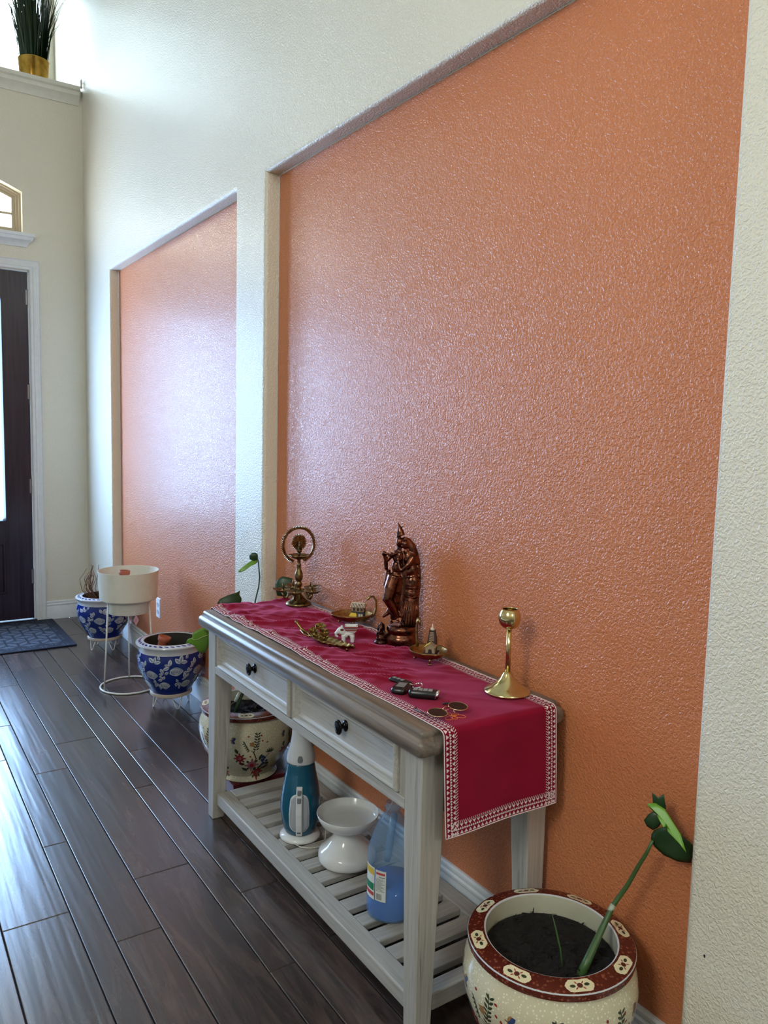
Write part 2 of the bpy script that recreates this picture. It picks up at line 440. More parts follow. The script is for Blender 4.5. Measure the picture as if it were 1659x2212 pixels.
w2.loops([rl(0, RY+.08), rl(0, RY-.004), rl(.035, RY-.004), rl(.04, RY+.02), rl(.04, RY+.08)], 0, False, False)
window_2 = struct(w2.build('window_2', M_TRIM))
MB().poly(rl(.035, RY+.03)).build('pane', M_HIGH, window_2)
boxo('mullion', ((UX0+UX1)/2-.02, RY+.0, UZ0+.03), ((UX0+UX1)/2+.02, RY+.05, UZ1-.03), M_TRIM, window_2)
# door casing
m = MB(); pr = [(0, 0), (0, .012), (.006, .016), (.020, .016), (.024, .020), (.034, .020), (.038, .016), (.060, .018), (.064, .022), (.0665, .022), (.0665, 0)]
L = []
for o, d in pr: L.append([(DX1+o-.004, D-d, 0), (DX1+o-.004, D-d, DZ+o+.004), (DX0-o, D-d, DZ+o+.004), (DX0-o, D-d, 0)])
m.loops(L, 0, False, False, closed=False)
struct(autosmooth(m.build('trim_3', M_CASING), 30))
m = MB(); m.box((DX1-.012, D+.0, 0), (DX1, D+.06, DZ)); m.box((DX0, D, 0), (DX0+.012, D+.06, DZ)); m.box((DX0, D, DZ-.006), (DX1, D+.06, DZ))
struct(m.build('trim_4', M_CASING))
m = MB(); m.box((DX0, D-.02, 0), (DX1, D+.1, .014)); struct(m.build('trim_5', plain('threshold_bronze', srgb(40, 38, 48), .4, .5)))
# doors
def door(name, x0, x1, hingeside):
    y0, y1, z0, z1 = D+.012, D+.055, .018, DZ-.008
    gx0, gx1, gz0, gz1 = x0+.175, x1-.175, .735, 2.27
    px0, px1, pz0, pz1 = gx0-.005, gx1+.005, .21, .58
    m = MB()
    def slab(a, b, c, d): m.box((a, y0, c), (b, y1, d))
    slab(x0, gx0, z0, z1); slab(gx1, x1, z0, z1); slab(gx0, gx1, gz1, z1); slab(gx0, gx1, pz1, gz0); slab(gx0, gx1, z0, pz0)
    d = struct(m.build(name, M_DOOR))
    g = MB()
    def ring(i, y, b): a0, a1, c0, c1 = b; return [(a0+i, y, c0+i), (a1-i, y, c0+i), (a1-i, y, c1-i), (a0+i, y, c1-i)]
    gb = (gx0, gx1, gz0, gz1); pb = (gx0, gx1, pz0, pz1)
    g.loops([ring(-.018, y0+.001, gb), ring(-.016, y0-.010, gb), ring(-.004, y0-.010, gb), ring(.004, y0+.002, gb), ring(.010, y0+.016, gb)], 0, False, False)
    autosmooth(g.build('glass_moulding', M_DOOR, d), 30)
    MB().poly(ring(0, y0+.02, gb)).build('glass', M_DOORGL, d)
    g = MB(); g.loops([ring(0, y0, pb), ring(.004, y0-.006, pb), ring(.016, y0-.006, pb), ring(.022, y0+.010, pb), ring(.034, y0+.010, pb), ring(.075, y0-.002, pb)], 0, False, True)
    autosmooth(g.build('raised_panel', M_DOOR, d), 30)
    hx = x1 if hingeside > 0 else x0
    for zc in (.322, .972, 1.635, 2.284):
        h = MB(); h.lathe([(0, -.054), (.006, -.054), (.006, .054), (0, .054)], 10, (hx+.003*hingeside, y0-.006, zc)); h.box((hx-.012, y0-.004, zc-.05), (hx+.01, y0+.002, zc+.05))
        h.build('hinge', M_HINGE, d)
    return d
door('door_1', -1.286, -.376, 1); door('door_2', -2.2, -1.290, -1)

# ---- other walls, ceiling
m = MB()
LW = (-.4, .6, 2.35, 3.65)      # y0, y1, z0, z1 of the tall side window
def ql(y0, y1, z0, z1): m.poly([(XL, y0, z0), (XL, y1, z0), (XL, y1, z1), (XL, y0, z1)])
ql(YB, LW[0], 0, ZC); ql(LW[1], D, 0, ZC); ql(LW[0], LW[1], 0, LW[2]); ql(LW[0], LW[1], LW[3], ZC); ql(D, RY, LZ, ZC)
struct(m.build('wall_left', M_WALL))
m = MB()
def ll(k, x): return [(x, LW[0]+k, LW[2]+k), (x, LW[1]-k, LW[2]+k), (x, LW[1]-k, LW[3]-k), (x, LW[0]+k, LW[3]-k)]
m.loops([ll(0, XL-.06), ll(0, XL+.01), ll(.05, XL+.01), ll(.05, XL-.06)], 0, False, False)
o = struct(m.build('window_3', M_TRIM)); MB().poly(ll(.04, XL-.03)).build('pane', M_WARM, o)
m = MB()
def qb(x0, x1, z0, z1): m.poly([(x0, YB, z0), (x0, YB, z1), (x1, YB, z1), (x1, YB, z0)])
RW = (-2.35, -1.05, 3.3, 4.3)
qb(XL, RW[0], 0, ZC); qb(RW[1], 0, 0, ZC); qb(RW[0], RW[1], 0, RW[2]); qb(RW[0], RW[1], RW[3], ZC)
struct(m.build('wall_rear', M_WALL))
m = MB()
def rr(k, y): return [(RW[0]+k, y, RW[2]+k), (RW[1]-k, y, RW[2]+k), (RW[1]-k, y, RW[3]-k), (RW[0]+k, y, RW[3]-k)]
m.loops([rr(0, YB-.06), rr(0, YB+.01), rr(.05, YB+.01), rr(.05, YB-.06)], 0, False, False)
o = struct(m.build('window_4', M_TRIM)); MB().poly(rr(.04, YB-.03)).build('pane', M_WARM, o)
m = MB(); m.poly([(XL, YB, ZC), (XL, RY, ZC), (0, RY, ZC), (0, YB, ZC)]); m.poly([(0, RY, ZC), (0, 6.95, ZC), (0, 6.95, 3.5), (0, RY, 3.5)])
struct(m.build('ceiling', M_CEIL))

# ---- baseboards
BP = [(0, 0), (.015, 0), (.015, .088), (.012, .094), (.012, .098), (.0155, .103), (.0155, .110), (.011, .115), (.011, .118), (.0125, .121), (.012, .128), (.007, .133), (0, .133)]
def baseboard(name, path):
    # path: plan points, room on the left-hand side when walking; mitred
    m = MB(); n = len(path); offs = []
    for i in range(n):
        p = Vector(path[i]); ds = []
        if i > 0: ds.append((p-Vector(path[i-1])).normalized())
        if i < n-1: ds.append((Vector(path[i+1])-p).normalized())
        ns = [Vector((-d.y, d.x)) for d in ds]
        if len(ns) == 2:
            b = (ns[0]+ns[1]).normalized(); b = b/max(.2, b.dot(ns[0]))
        else: b = ns[0]
        offs.append(b)
    L = [[(path[i][0]+offs[i].x*o, path[i][1]+offs[i].y*o, z) for o, z in BP] for i in range(n)]
    m.loops(L, 0, True, True); return struct(autosmooth(m.build(name, M_TRIM), 30))
baseboard('baseboard_right', [(0, YB), (0, Y2R), (RX, Y2R), (RX, Y2L), (0, Y2L), (0, Y1R), (RX, Y1R), (RX, Y1L), (0, Y1L), (0, D), (DX1+.0625, D)])

# ---- floor of separate planks, three widths, four feet long
m = MB(); m.box((XL-.02, YB, -.05), (.1, D+.1, -.010)); floor = struct(m.build('floor', M_SUB))
PL = 1.222; rows = []
seq = [('w', .178), ('m', .126), ('n', .077)]
xx = -.142; i = 0
while xx > XL+.2:
    k, wd = seq[i % 3]; rows.append((xx-wd, xx)); xx -= wd; i += 1
rows.insert(0, (-.142, -.065)); rows.insert(0, (-.065, .06))
def jy(x0, x1):
    c = (x0+x1)/2
    for a, y in ((-.99, 2.261), (-.865, 2.672), (-.765, 2.053), (-.613, 2.33), (-.485, 2.948), (-.383, 3.314), (-.10, 3.51)):
        if abs(a-c) < .03: return y
    return random.uniform(2, 3.2)
pcache = {}
def plank_mesh(wd, ln):
    key = (round(wd, 3), round(ln, 3))
    if key in pcache: return pcache[key]
    m = MB(); g = .0011; b = .0022; h = .012
    def rect(i, z): return [(-wd/2+i, -ln/2+i, z), (wd/2-i, -ln/2+i, z), (wd/2-i, ln/2-i, z), (-wd/2+i, ln/2-i, z)]
    m.loops([rect(g, -h), rect(g, -b), rect(g+b*.4, -b*.25), rect(g+b, 0)], 0, True, True)
    me = bpy.data.meshes.new('plank'); me.from_pydata(m.v, [], m.f); me.materials.append(M_PLANK); me.update()
    pcache[key] = me; return me
def plank(x0, x1, y0, y1):
    o = bpy.data.objects.new('plank', plank_mesh(x1-x0, y1-y0)); o.location = ((x0+x1)/2, (y0+y1)/2, random.uniform(-.0006, .0002))
    COL.objects.link(o); o.parent = floor
for (x0, x1) in rows:
    y = jy(x0, x1)
    while y > .2: y -= PL
    y0 = -1.2
    ys = [y0]
    while y < D-.08: ys.append(y); y += PL
    ys.append(D-.002)
    for a, b in zip(ys, ys[1:]):
        if b-a > .02: plank(x0, x1, a, b)
m = MB(); m.box((XL, YB, -.010), (.06, -1.2, -.0005)); m.build('rear_floor_boards', M_PLANK, floor)

# ================================================================== console table
TX, TY = -.165, 1.954
table = thing('console_table', (TX, TY, 0), 'whitewashed console table with brown top, two drawers and a slatted lower shelf', 'table')
X0, X1, Y0, Y1 = -.386, .056, 1.283, 2.625       # table top
def rrect(i, z, rad=.012):
    r = max(rad-i*.3, .003); pts = []
    for cx, cy, a0 in ((X1-i-r, Y1-i-r, 0), (X0+i+r, Y1-i-r, PI/2), (X0+i+r, Y0+i+r, PI), (X1-i-r, Y0+i+r, 1.5*PI)):
        for k in range(4): a = a0+PI/2*k/3; pts.append((cx+r*cos(a), cy+r*sin(a), z))
    return pts
m = MB()
m.loops([rrect(.014, .704), rrect(.004, .708), rrect(0, .716), rrect(0, .732), rrect(.003, .740), rrect(.009, .745), rrect(.013, .7465), rrect(.0135, .755), rrect(.016, .760), rrect(.020, .762)])
autosmooth(m.build('tabletop', M_TOP, table), 40)
LX0, LX1 = -.352, .040          # leg outer faces
for (sx, ox) in ((1, LX0), (-1, LX1)):
    for (sy, oy) in ((1, 1.318), (-1, 2.606)):
        m = MB()
        def sec(w, z): return [(ox, oy, z), (ox+sx*w, oy, z), (ox+sx*w, oy+sy*w, z), (ox, oy+sy*w, z)]
        Ls = [sec(.044, 0), sec(.046, .04), sec(.064, .50), sec(.064, .704)]
        if sx*sy < 0: Ls = [l[::-1] for l in Ls]
        m.loops(Ls); m.build('leg', M_GW['z'], table, bevel=.0025)
XF = LX0+.004
boxo('front_rail', (XF-.004, 1.382, .546), (XF+.03, 2.542, .572), M_GW['y'], table)
boxo('front_rail', (XF+.002, 1.382, .694), (XF+.03, 2.542, .704), M_GW['y'], table)
boxo('center_stile', (XF+.001, 1.935, .572), (XF+.03, 1.960, .694), M_GW['z'], table, .001)
boxo('side_stile', (XF+.001, 1.382, .572), (XF+.03, 1.411, .694), M_GW['z'], table, .001)
boxo('side_stile', (XF+.001, 2.514, .572), (XF+.03, 2.542, .694), M_GW['z'], table, .001)
boxo('end_panel', (-.288, 1.326, .546), (-.024, 1.344, .704), M_GW['x'], table)
boxo('end_panel', (-.288, 2.58, .546), (-.024, 2.598, .704), M_GW['x'], table)
boxo('back_panel', (.012, 1.382, .546), (.03, 2.542, .704), M_GW['y'], table)
def drawer(y0, y1):
    z0, z1 = .576, .699; xf = XF+.004
    m = MB()
    def rc(i, x): return [(x, y0+i, z0+i), (x, y0+i, z1-i), (x, y1-i, z1-i), (x, y1-i, z0+i)]
    m.loops([rc(0, xf+.02), rc(0, xf-.009), rc(.003, xf-.014), rc(.007, xf-.016), rc(.013, xf-.013), rc(.016, xf-.007), rc(.023, xf-.0065), rc(.026, xf-.002), rc(.032, xf+.001)])
    d = autosmooth(m.build('drawer', M_GW['y'], table), 30)
    cy, cz = (y0+y1)/2-.012, (z0+z1)/2+.012
    k = MB(); k.T = Matrix.Translation((xf+.001, cy, cz)) @ Matrix.Rotation(-PI/2, 4, 'Y')
    k.lathe([(0, 0), (.0125, 0), (.013, .003), (.010, .005), (.006, .008), (.0055, .014), (.010, .017), (.0155, .020), (.0165, .024), (.013, .0265), (.012, .0255), (.009, .028), (.005, .0295), (0, .030)], 24, ex=1.22)
    k.build('knob', M_KNOB, d, smooth=True)
drawer(1.412, 1.936); drawer(1.959, 2.513)
# lower shelf
SZ = .098
boxo('shelf_rail', (-.341, 1.372, SZ-.042), (-.290, 2.556, SZ), M_GW['y'], table, .004)
boxo('shelf_rail', (-.022, 1.372, SZ-.042), (.026, 2.556, SZ), M_GW['y'], table, .004)
boxo('shelf_rail', (-.290, 1.336, SZ-.042), (-.022, 1.378, SZ), M_GW['x'], table, .003)
boxo('shelf_rail', (-.290, 2.500, SZ-.042), (-.022, 2.556, SZ), M_GW['x'], table, .003)
ns = 14; pit = (2.500-1.378)/(ns+.35)
for k in range(ns):
    c = 1.378 + pit*(k+.67)
    boxo('slat', (-.290, c-.0255, SZ-.020), (-.022, c+.0255, SZ-.002), M_GW['x'], table, .002)

# ================================================================== table runner
ZT = .7632
runner = thing('table_runner', (-.16, 1.95, ZT), 'crimson cloth runner with white embroidered border draped over the console table', 'table runner')
RXA, RXB = -.334, .008; YN, YF = Y0+.001, Y1-.001
HANG = .252; RBEND = .013
REST = [(-.037, 2.522, .075), (-.004, 1.902, .055), (-.058, 1.936, .026), (-.01, 2.182, .06), (-.048, 1.708, .05), (-.2, 1.98, .03), (-.18, 1.90, .02), (-.142, 1.992, .03), (-.25, 1.56, .05), (-.24, 1.47, .045), (-.26, 1.36, .06), (-.036, 1.396, .06)]
def wrinkle(x, y):
    v = Vector((x*6.0, y*13.0 + x*9.0, .3)); a = noise.noise(v)
    b = noise.noise(Vector((x*10+5, y*26 - x*14, 1.7))); c = noise.noise(Vector((x*4, y*4, 9)))
    rid = (1-abs(noise.noise(Vector((x*4+2, y*17+x*16, 4.4))))*4.2)
    far = min(1, max(.12, (y-1.40)/.5))
    ed = min(1, (x-RXA)/.05, (RXB-x)/.05); ed = max(.25, ed)
    h = (.0022*a + .0012*b + .0034*max(0, rid)**2*max(0, c+.45) + .0012)*far*ed
    h = max(0, h*5.6)
    k = 1.0
    for ax3, ay3, ar in REST:
        dd = math.hypot(x-ax3, y-ay3); k = min(k, max(0, min(1, (dd-ar)/.025)))
    return min(h, .0008)*(1-k) + h*k
LTOP = YF-YN
def cloth(u, v):
    """u: metres from the near bend (negative = hanging near end), v: metres across from the front edge"""
    wv = RXB-RXA; x = RXA + v + .004*sin(u*9+.6)*(1-v/wv)
    if u >= 0 and u <= LTOP:
        y = YN+u; return Vector((x, y, ZT+wrinkle(x, y)))
    near = u < 0; s = -u if near else u-LTOP
    arc = RBEND*PI/2
    if s < arc: a = s/RBEND; dy = RBEND*sin(a); dz = -RBEND*(1-cos(a))
    else: dy = RBEND + .0025*sin(v*22+.5)*min(1, (s-arc)*9) + (s-arc)*.012; dz = -RBEND-(s-arc)
    x += (.020*s*(1-v/wv)/HANG*1.0 - .010*(v/wv)*s/HANG*-1)*.9
    if near: return Vector((x, YN-dy, ZT+dz))
    return Vector((x, YF+dy, ZT+dz))
U0, U1 = -(HANG), LTOP+.23
def cn(u, v, e=.0015):
    a = cloth(u+e, v)-cloth(u-e, v); b = cloth(u, v+e)-cloth(u, v-e); n = b.cross(a).normalized()
    return n
NU, NV = 300, 56
m = MB(); wv = RXB-RXA
us = [U0+(U1-U0)*i/NU for i in range(NU+1)]
idx = [[m.P(cloth(u, wv*j/NV)) for j in range(NV+1)] for u in us]
for i in range(NU):
    for j in range(NV): m.F((idx[i][j], idx[i+1][j], idx[i+1][j+1], idx[i][j+1]))
m.build('cloth', M_CLOTH, runner, smooth=True)
# embroidered border: coordinates (s along an edge, t from the edge inwards)
BW_ = .036
def stitch(name, mat):
    m = MB()
    def put(f, pts, off=.0012):
        ids = []
        for s, t in pts:
            u, v = f(s, t); p = cloth(u, v); n = cn(u, v)
            if n.dot(CAMP-p) < 0 and False: n = -n
            ids.append(m.P(p - n*off if N_FLIP else p + n*off))
        m.F(ids)
    fr = lambda s, t: (U0+s, t); bk = lambda s, t: (U0+s, wv-t); en = lambda s, t: (U0+t, s)
    for f, L in ((fr, U1-U0-.02), (bk, U1-U0-.02), (en, wv)):
        p = .0125; n = int(L/p)
        for k in range(n):
            s = k*p; 
            if f is en and (s < .004 or s > wv-.012): continue
            # outer triangles
            put(f, [(s+.001, .0045), (s+p-.001, .0045), (s+p*.5, .0125)])
            # diamonds of the middle row
            put(f, [(s, .0165), (s+p*.25, .0135), (s+p*.5, .0165), (s+p*.25, .0195)])
            put(f, [(s+p*.5, .014), (s+p, .014), (s+p*.75, .0205)])
            # inner row of triangles
            put(f, [(s+.001, .0275), (s+p-.001, .0275), (s+p*.5, .0205)])
            # slanting stitches towards the field
            for q_ in (0, .5):
                put(f, [(s+q_*p, .0285), (s+q_*p+.0022, .0285), (s+q_*p+.0062, .0355), (s+q_*p+.0048, .0355)])
    return m
N_FLIP = cn(.5, .2).z < 0
stitch('e', 0).build('embroidered_border', M_THREAD, runner)
m = MB(); N_ = 240
pth = [cloth(U0+(U1-U0)*k/N_, .0) for k in range(N_+1)][::-1] + [cloth(U0, wv*k/30) for k in range(1, 30)] + [cloth(U0+(U1-U0)*k/N_, wv) for k in range(N_+1)]
m.tube([p+Vector((0, 0, .0006)) for p in pth], .0013, 6); m.build('white_piping', M_THREAD, runner, smooth=True)
m = MB()
pth = [cloth(U0+.003+(U1-U0)*k/N_, .0028)+Vector((0, 0, .001)) for k in range(N_+1)]
m = MB()   # orange embroidered flower by the sunglasses
ec = Vector((-.262, 1.338, 0))
def onc(x, y): u = y-YN; v = x-RXA; return cloth(u, v)+Vector((0, 0, .0012))
for a, ln in ((-2.5, .030), (-1.7, .024), (-.75, .034), (.1, .022), (1.3, .018)):
    pts = []
    for k in range(15):
        t = 2*PI*k/14; lx = ln*.5*(1-cos(t)); ly = ln*.26*sin(t)*(1-.3*cos(t))
        pts.append(onc(ec.x+lx*cos(a)-ly*sin(a), ec.y+lx*sin(a)+ly*cos(a)))
    m.tube(pts, .0007, 5)
m.build('embroidered_flower', M_ORTHREAD, runner, smooth=True, label='orange embroidered flower outline')
ZR = ZT + .0022        # things on the runner stand at this height

# ================================================================== brass oil lamp
lx, ly = -.037, 2.522
lamp = thing('oil_lamp', (lx, ly, ZR), 'tall aged brass oil lamp with toothed ring, peacock and five small bowls', 'oil lamp')
m = MB().lathe([(0, 0), (.047, 0), (.048, .004), (.045, .009), (.038, .014), (.030, .018), (.020, .027), (.012, .038), (.008, .046), (.0075, .052)], 40, (lx, ly, ZR))
m.build('base', M_OLDBRASS, lamp, smooth=True)
m = MB().lathe([(.007, .050), (.010, .054), (.011, .060), (.0085, .064), (.011, .069), (.013, .076), (.011, .084), (.0085, .088), (.012, .092), (.0155, .103), (.0145, .116), (.010, .130), (.0075, .144), (.0085, .148), (.0065, .152), (.0065, .168), (.010, .172)], 28, (lx, ly, ZR))
m.build('stem', M_OLDBRASS, lamp, smooth=True)
for k in range(5):
    a = 2*PI*k/5 + math.radians(-132); bx, by = lx+.058*cos(a), ly+.058*sin(a); zb = ZR+.046
    b = MB()
    rows_ = []
    for rr_, zz in ((.003, 0), (.016, .004), (.026, .010), (.029, .013), (.027, .0125), (.015, .007), (.004, .004)):
        ring = []
        for j in range(24):
            t = 2*PI*j/24; sp = 1 + .38*max(0, cos(t-a))**6
            ring.append((bx+rr_*sp*cos(t), by+rr_*sp*sin(t), zb+zz + (.004*max(0, cos(t-a))**6 if rr_ > .02 else 0)))
        rows_.append(ring)
    b.loops(rows_); bo = b.build('lamp_bowl', M_OLDBRASS, lamp, smooth=True)
    b = MB().lathe([(0, 0), (.006, 0), (.005, .006), (.0035, .008), (.0045, .012), (.0028, .020), (.0035, .024), (.002, .028), (0, .034)], 12, (bx, by, zb+.004)); b.build('wick_post', M_OLDBRASS, bo, smooth=True)
    b = MB(); b.tube([(lx+.008*cos(a), ly+.008*sin(a), ZR+.050), (lx+.022*cos(a), ly+.022*sin(a), ZR+.054), (lx+.034*cos(a), ly+.034*sin(a), ZR+.044), (lx+.042*cos(a), ly+.042*sin(a), ZR+.028), (lx+.050*cos(a), ly+.050*sin(a), ZR+.026), (lx+.056*cos(a), ly+.056*sin(a), ZR+.036), (bx, by, zb)], [.004, .004, .0042, .0045, .0045, .004, .004], 8)
    b.build('arm', M_OLDBRASS, lamp, smooth=True)
b = MB(); rows_ = []
for rr_, zz in ((.004, .168), (.020, .172), (.034, .180), (.040, .186), (.038, .185), (.022, .178), (.005, .176)):
    rows_.append([(lx+rr_*(1+.1*cos(5*2*PI*j/30))*cos(2*PI*j/30), ly+rr_*(1+.1*cos(5*2*PI*j/30))*sin(2*PI*j/30), ZR+zz) for j in range(30)])
b.loops(rows_); b.build('top_bowl', M_OLDBRASS, lamp, smooth=True)
def geared(name, cz, ro, ri, teeth, a0, a1, th, dy, mat, yaw):
    m = MB(); m.T = Matrix.Translation((lx, ly+dy, cz)) @ Matrix.Rotation(yaw, 4, 'Z')
    n = teeth*4; L = []
    for k in range(n+1):
        a = a0+(a1-a0)*k/n; r_ = ro if (k % 4) in (0, 1) else ro-.0045
        L.append([(ri*cos(a), -th/2, ri*sin(a)), (r_*cos(a), -th/2, r_*sin(a)), (r_*cos(a), th/2, r_*sin(a)), (ri*cos(a), th/2, ri*sin(a))])
    m.loops(L); return m.build(name, mat, lamp)
YW = math.radians(-3)
geared('toothed_ring', ZR+.2225, .0705, .0575, 60, math.radians(-72), math.radians(252), .004, .004, M_OLDBRASS, YW)
geared('fan_tail', ZR+.232, .031, .001, 26, math.radians(-80), math.radians(260), .003, .002, M_OLDBRASS, YW)
m = MB(); m.ell((lx, ly-.002, ZR+.205), (.009, .012, .014)); m.tube([(lx, ly-.010, ZR+.208), (lx-.001, ly-.016, ZR+.222), (lx-.001, ly-.016, ZR+.232), (lx-.001, ly-.024, ZR+.232)], [.006, .004, .0045, .001], 8); m.tube([(lx, ly, ZR+.176), (lx, ly, ZR+.2)], .004, 8)
m.build('peacock', M_OLDBRASS, lamp, smooth=True)

# ================================================================== copper couple statue
sx_, sy_ = -.004, 1.902
statue = thing('couple_statue', (sx_, sy_, ZR), 'dark copper statue of two standing figures embracing on a round stepped base', 'statue')
sR, sN = frame(sx_, sy_)
def SP(s, d, z): return Vector((sx_, sy_, ZR)) + sR*s + sN*d + Vector((0, 0, z))
SC = .000184; CX0 = 545
def K(cx, cy, d=0): return SP((cx-CX0)*SC, d, (2125-cy)*SC)
m = MB().lathe([(0, 0), (.049, 0), (.051, .004), (.051, .020), (.048, .026), (.044, .030), (.044, .036), (.047, .041), (.047, .048), (.044, .054), (.040, .057), (0, .057)], 48, (sx_, sy_, ZR))
m.build('base', M_COPPER, statue, smooth=True)
m = MB(); rotS = Matrix((sR, sN, Vector((0, 0, 1)))).transposed()
def tb(pts, rad): m.tube([K(*p) for p in pts], [r*SC for r in rad], 12)
def el(c, r, tilt=0): m.ell(K(*c), tuple(x*SC for x in r), 18, 12, 0, rotS @ Matrix.Rotation(tilt, 3, 'Y'))
# left figure: crown, head, torso, crossed legs
tb([(432, 112, 0), (450, 170, 0), (472, 250, 0), (490, 330, 0)], [8, 30, 58, 72]); el((468, 430, -.002), (62, 66, 84)); el((420, 455, -.010), (14, 20, 12))
tb([(470, 500, 0), (465, 560, 0)], [40, 44]); el((452, 680, 0), (92, 72, 130)); el((430, 850, 0), (82, 66, 130)); el((420, 1000, 0), (96, 74, 80))
tb([(370, 620, -.004), (250, 760, -.006), (262, 900, -.004)], [46, 38, 32]); tb([(268, 760, -.010), (235, 680, -.014), (228, 610, -.016)], [36, 30, 28]); el((222, 620, -.016), (42, 34, 46)); tb([(215, 610, -.018), (330, 640, -.018), (430, 610, -.012)], [16, 26, 20])
tb([(400, 1000, 0), (340, 1200, -.006), (300, 1380, -.010), (390, 1540, -.010), (470, 1700, -.008)], [112, 112, 96, 66, 44]); tb([(450, 1000, .004), (440, 1250, .006), (430, 1500, .006), (390, 1740, .004)], [104, 100, 78, 48])
el((360, 1760, -.014), (42, 62, 22)); el((470, 1740, -.016), (34, 56, 24))
tb([(300, 900, .006), (270, 1060, .008), (225, 1185, .008)], [40, 34, 14]); tb([(360, 1540, .012), (300, 1640, .012), (215, 1710, .010)], [48, 44, 26])
# right figure: veil, head, torso, arm, pleated skirt
el((560, 470, -.004), (60, 58, 76)); tb([(530, 360, .002), (590, 420, .006), (660, 520, .010), (700, 640, .012), (730, 800, .012)], [24, 70, 86, 90, 84]); el((505, 500, -.012), (12, 16, 10))
tb([(570, 560, -.002), (590, 620, 0)], [40, 46]); el((640, 720, 0), (104, 78, 130)); el((680, 900, .002), (100, 72, 110)); tb([(690, 660, -.008), (610, 800, -.020), (500, 905, -.020)], [56, 46, 30]); tb([(500, 905, -.020), (470, 820, -.018), (450, 720, -.014)], [30, 26, 24])
tb([(560, 700, .006), (560, 1000, .006), (560, 1300, .006), (540, 1700, .006)], [70, 78, 84, 70]); el((700, 1120, .002), (124, 92, 170)); el((690, 1290, .002), (122, 92, 130))
tb([(690, 1380, .004), (680, 1560, .004), (668, 1790, .004)], [112, 124, 150]); el((520, 1800, -.014), (34, 50, 26))
tb([(770, 700, .010), (800, 900, .010), (815, 1150, .008), (790, 1400, .006), (800, 1780, .004)], [36, 34, 26, 24, 30])
m.build('figures', M_COPPER, statue, remesh=.0021, smoothit=3)
f = MB()
for k in range(9):        # skirt pleats
    a = math.radians(-165+k*19); 
    f.tube([K(685, 1385, .004)+sR*(.0195*cos(a))+sN*(.0195*sin(a)), K(678, 1600, .004)+sR*(.0225*cos(a))+sN*(.0225*sin(a)), K(668, 1790, .004)+sR*(.0265*cos(a))+sN*(.0265*sin(a))], [.0012, .002, .0026], 8)
for k in range(5):        # sagging drape folds
    c = 1180+k*52
    f.tube([K(690+(112+3*k)*cos(t), c-34*abs(cos(t))**2+20*sin(t)*0, .002)+sN*(-.0168*abs(sin(t))) for t in [PI*(.04+.92*j/10) for j in range(11)]], .0016, 6)
    f.tube([K(455+(70)*cos(t), 1060+k*62-24*abs(cos(t))**2, .004)+sN*(-.0155*abs(sin(t))) for t in [PI*(.04+.92*j/10) for j in range(11)]], .0013, 6)
f.build('drapery_folds', M_COPPER, statue, smooth=True)
def orn(name, pts, r): MB().tube(pts, r, 6).build(name, M_COPPERD, statue, smooth=True)
orn('sash', [K(395+8*k, 600+34*k, -.013) for k in range(9)], .0016); orn('garland', [K(500-9*k, 590+30*k, -.013) for k in range(9)], .0014)
orn('necklace', [K(448+60*cos(t), 560+45*sin(t), -.0135) for t in [PI*j/10 for j in range(11)]], .0016)
orn('waistband', [K(640+104*cos(t), 985+20*sin(t), -.0125*abs(sin(t))) for t in [PI*j/10 for j in range(11)]], .0018)
orn('waistband', [K(425+90*cos(t), 985+25*sin(t), -.0125*abs(sin(t))) for t in [PI*j/10 for j in range(11)]], .002)
for k in range(4): orn('crown_band', [K(480+(60-8*k)*cos(t), 350-58*k+14*sin(t), -.0105*abs(sin(t))*(1-.18*k)) for t in [PI*j/8 for j in range(9)]], .0015)

ix, iy = -.058, 1.936
idol = thing('seated_figurine', (ix, iy, ZR), 'very small dark seated copper figurine at the left of the couple statue', 'figurine')
iR, iN = frame(ix, iy)
def IP(s, d, z): return Vector((ix, iy, ZR+z)) + iR*s + iN*d
MB().lathe([(0, 0), (.021, 0), (.022, .003), (.018, .006), (.017, .010), (0, .010)], 28, (ix, iy, ZR)).build('base', M_COPPERD, idol, smooth=True)
m = MB(); m.ell(IP(0, 0, .017), (.014, .012, .009)); m.ell(IP(0, .001, .028), (.010, .009, .013)); m.ell(IP(0, -.002, .045), (.0075, .0075, .009)); m.tube([IP(0, 0, .050), IP(0, 0, .060), IP(0, 0, .066)], [.007, .005, .001], 10)
m.tube([IP(-.009, 0, .036), IP(-.014, -.004, .026), IP(-.008, -.010, .020)], [.0035, .003, .0028], 8); m.tube([IP(.009, 0, .036), IP(.014, -.004, .026), IP(.008, -.010, .022)], [.0035, .003, .0028], 8)
m.tube([IP(-.003, -.008, .044), IP(-.004, -.011, .036), IP(0, -.012, .030)], [.003, .0026, .002], 8)
m.tube([IP(-.012, -.004, .013), IP(0, -.012, .013), IP(.012, -.004, .013)], .005, 8); m.ell(IP(0, .006, .040), (.015, .003, .022))
m.build('figure', M_COPPERD, idol, remesh=.0015, smoothit=2)

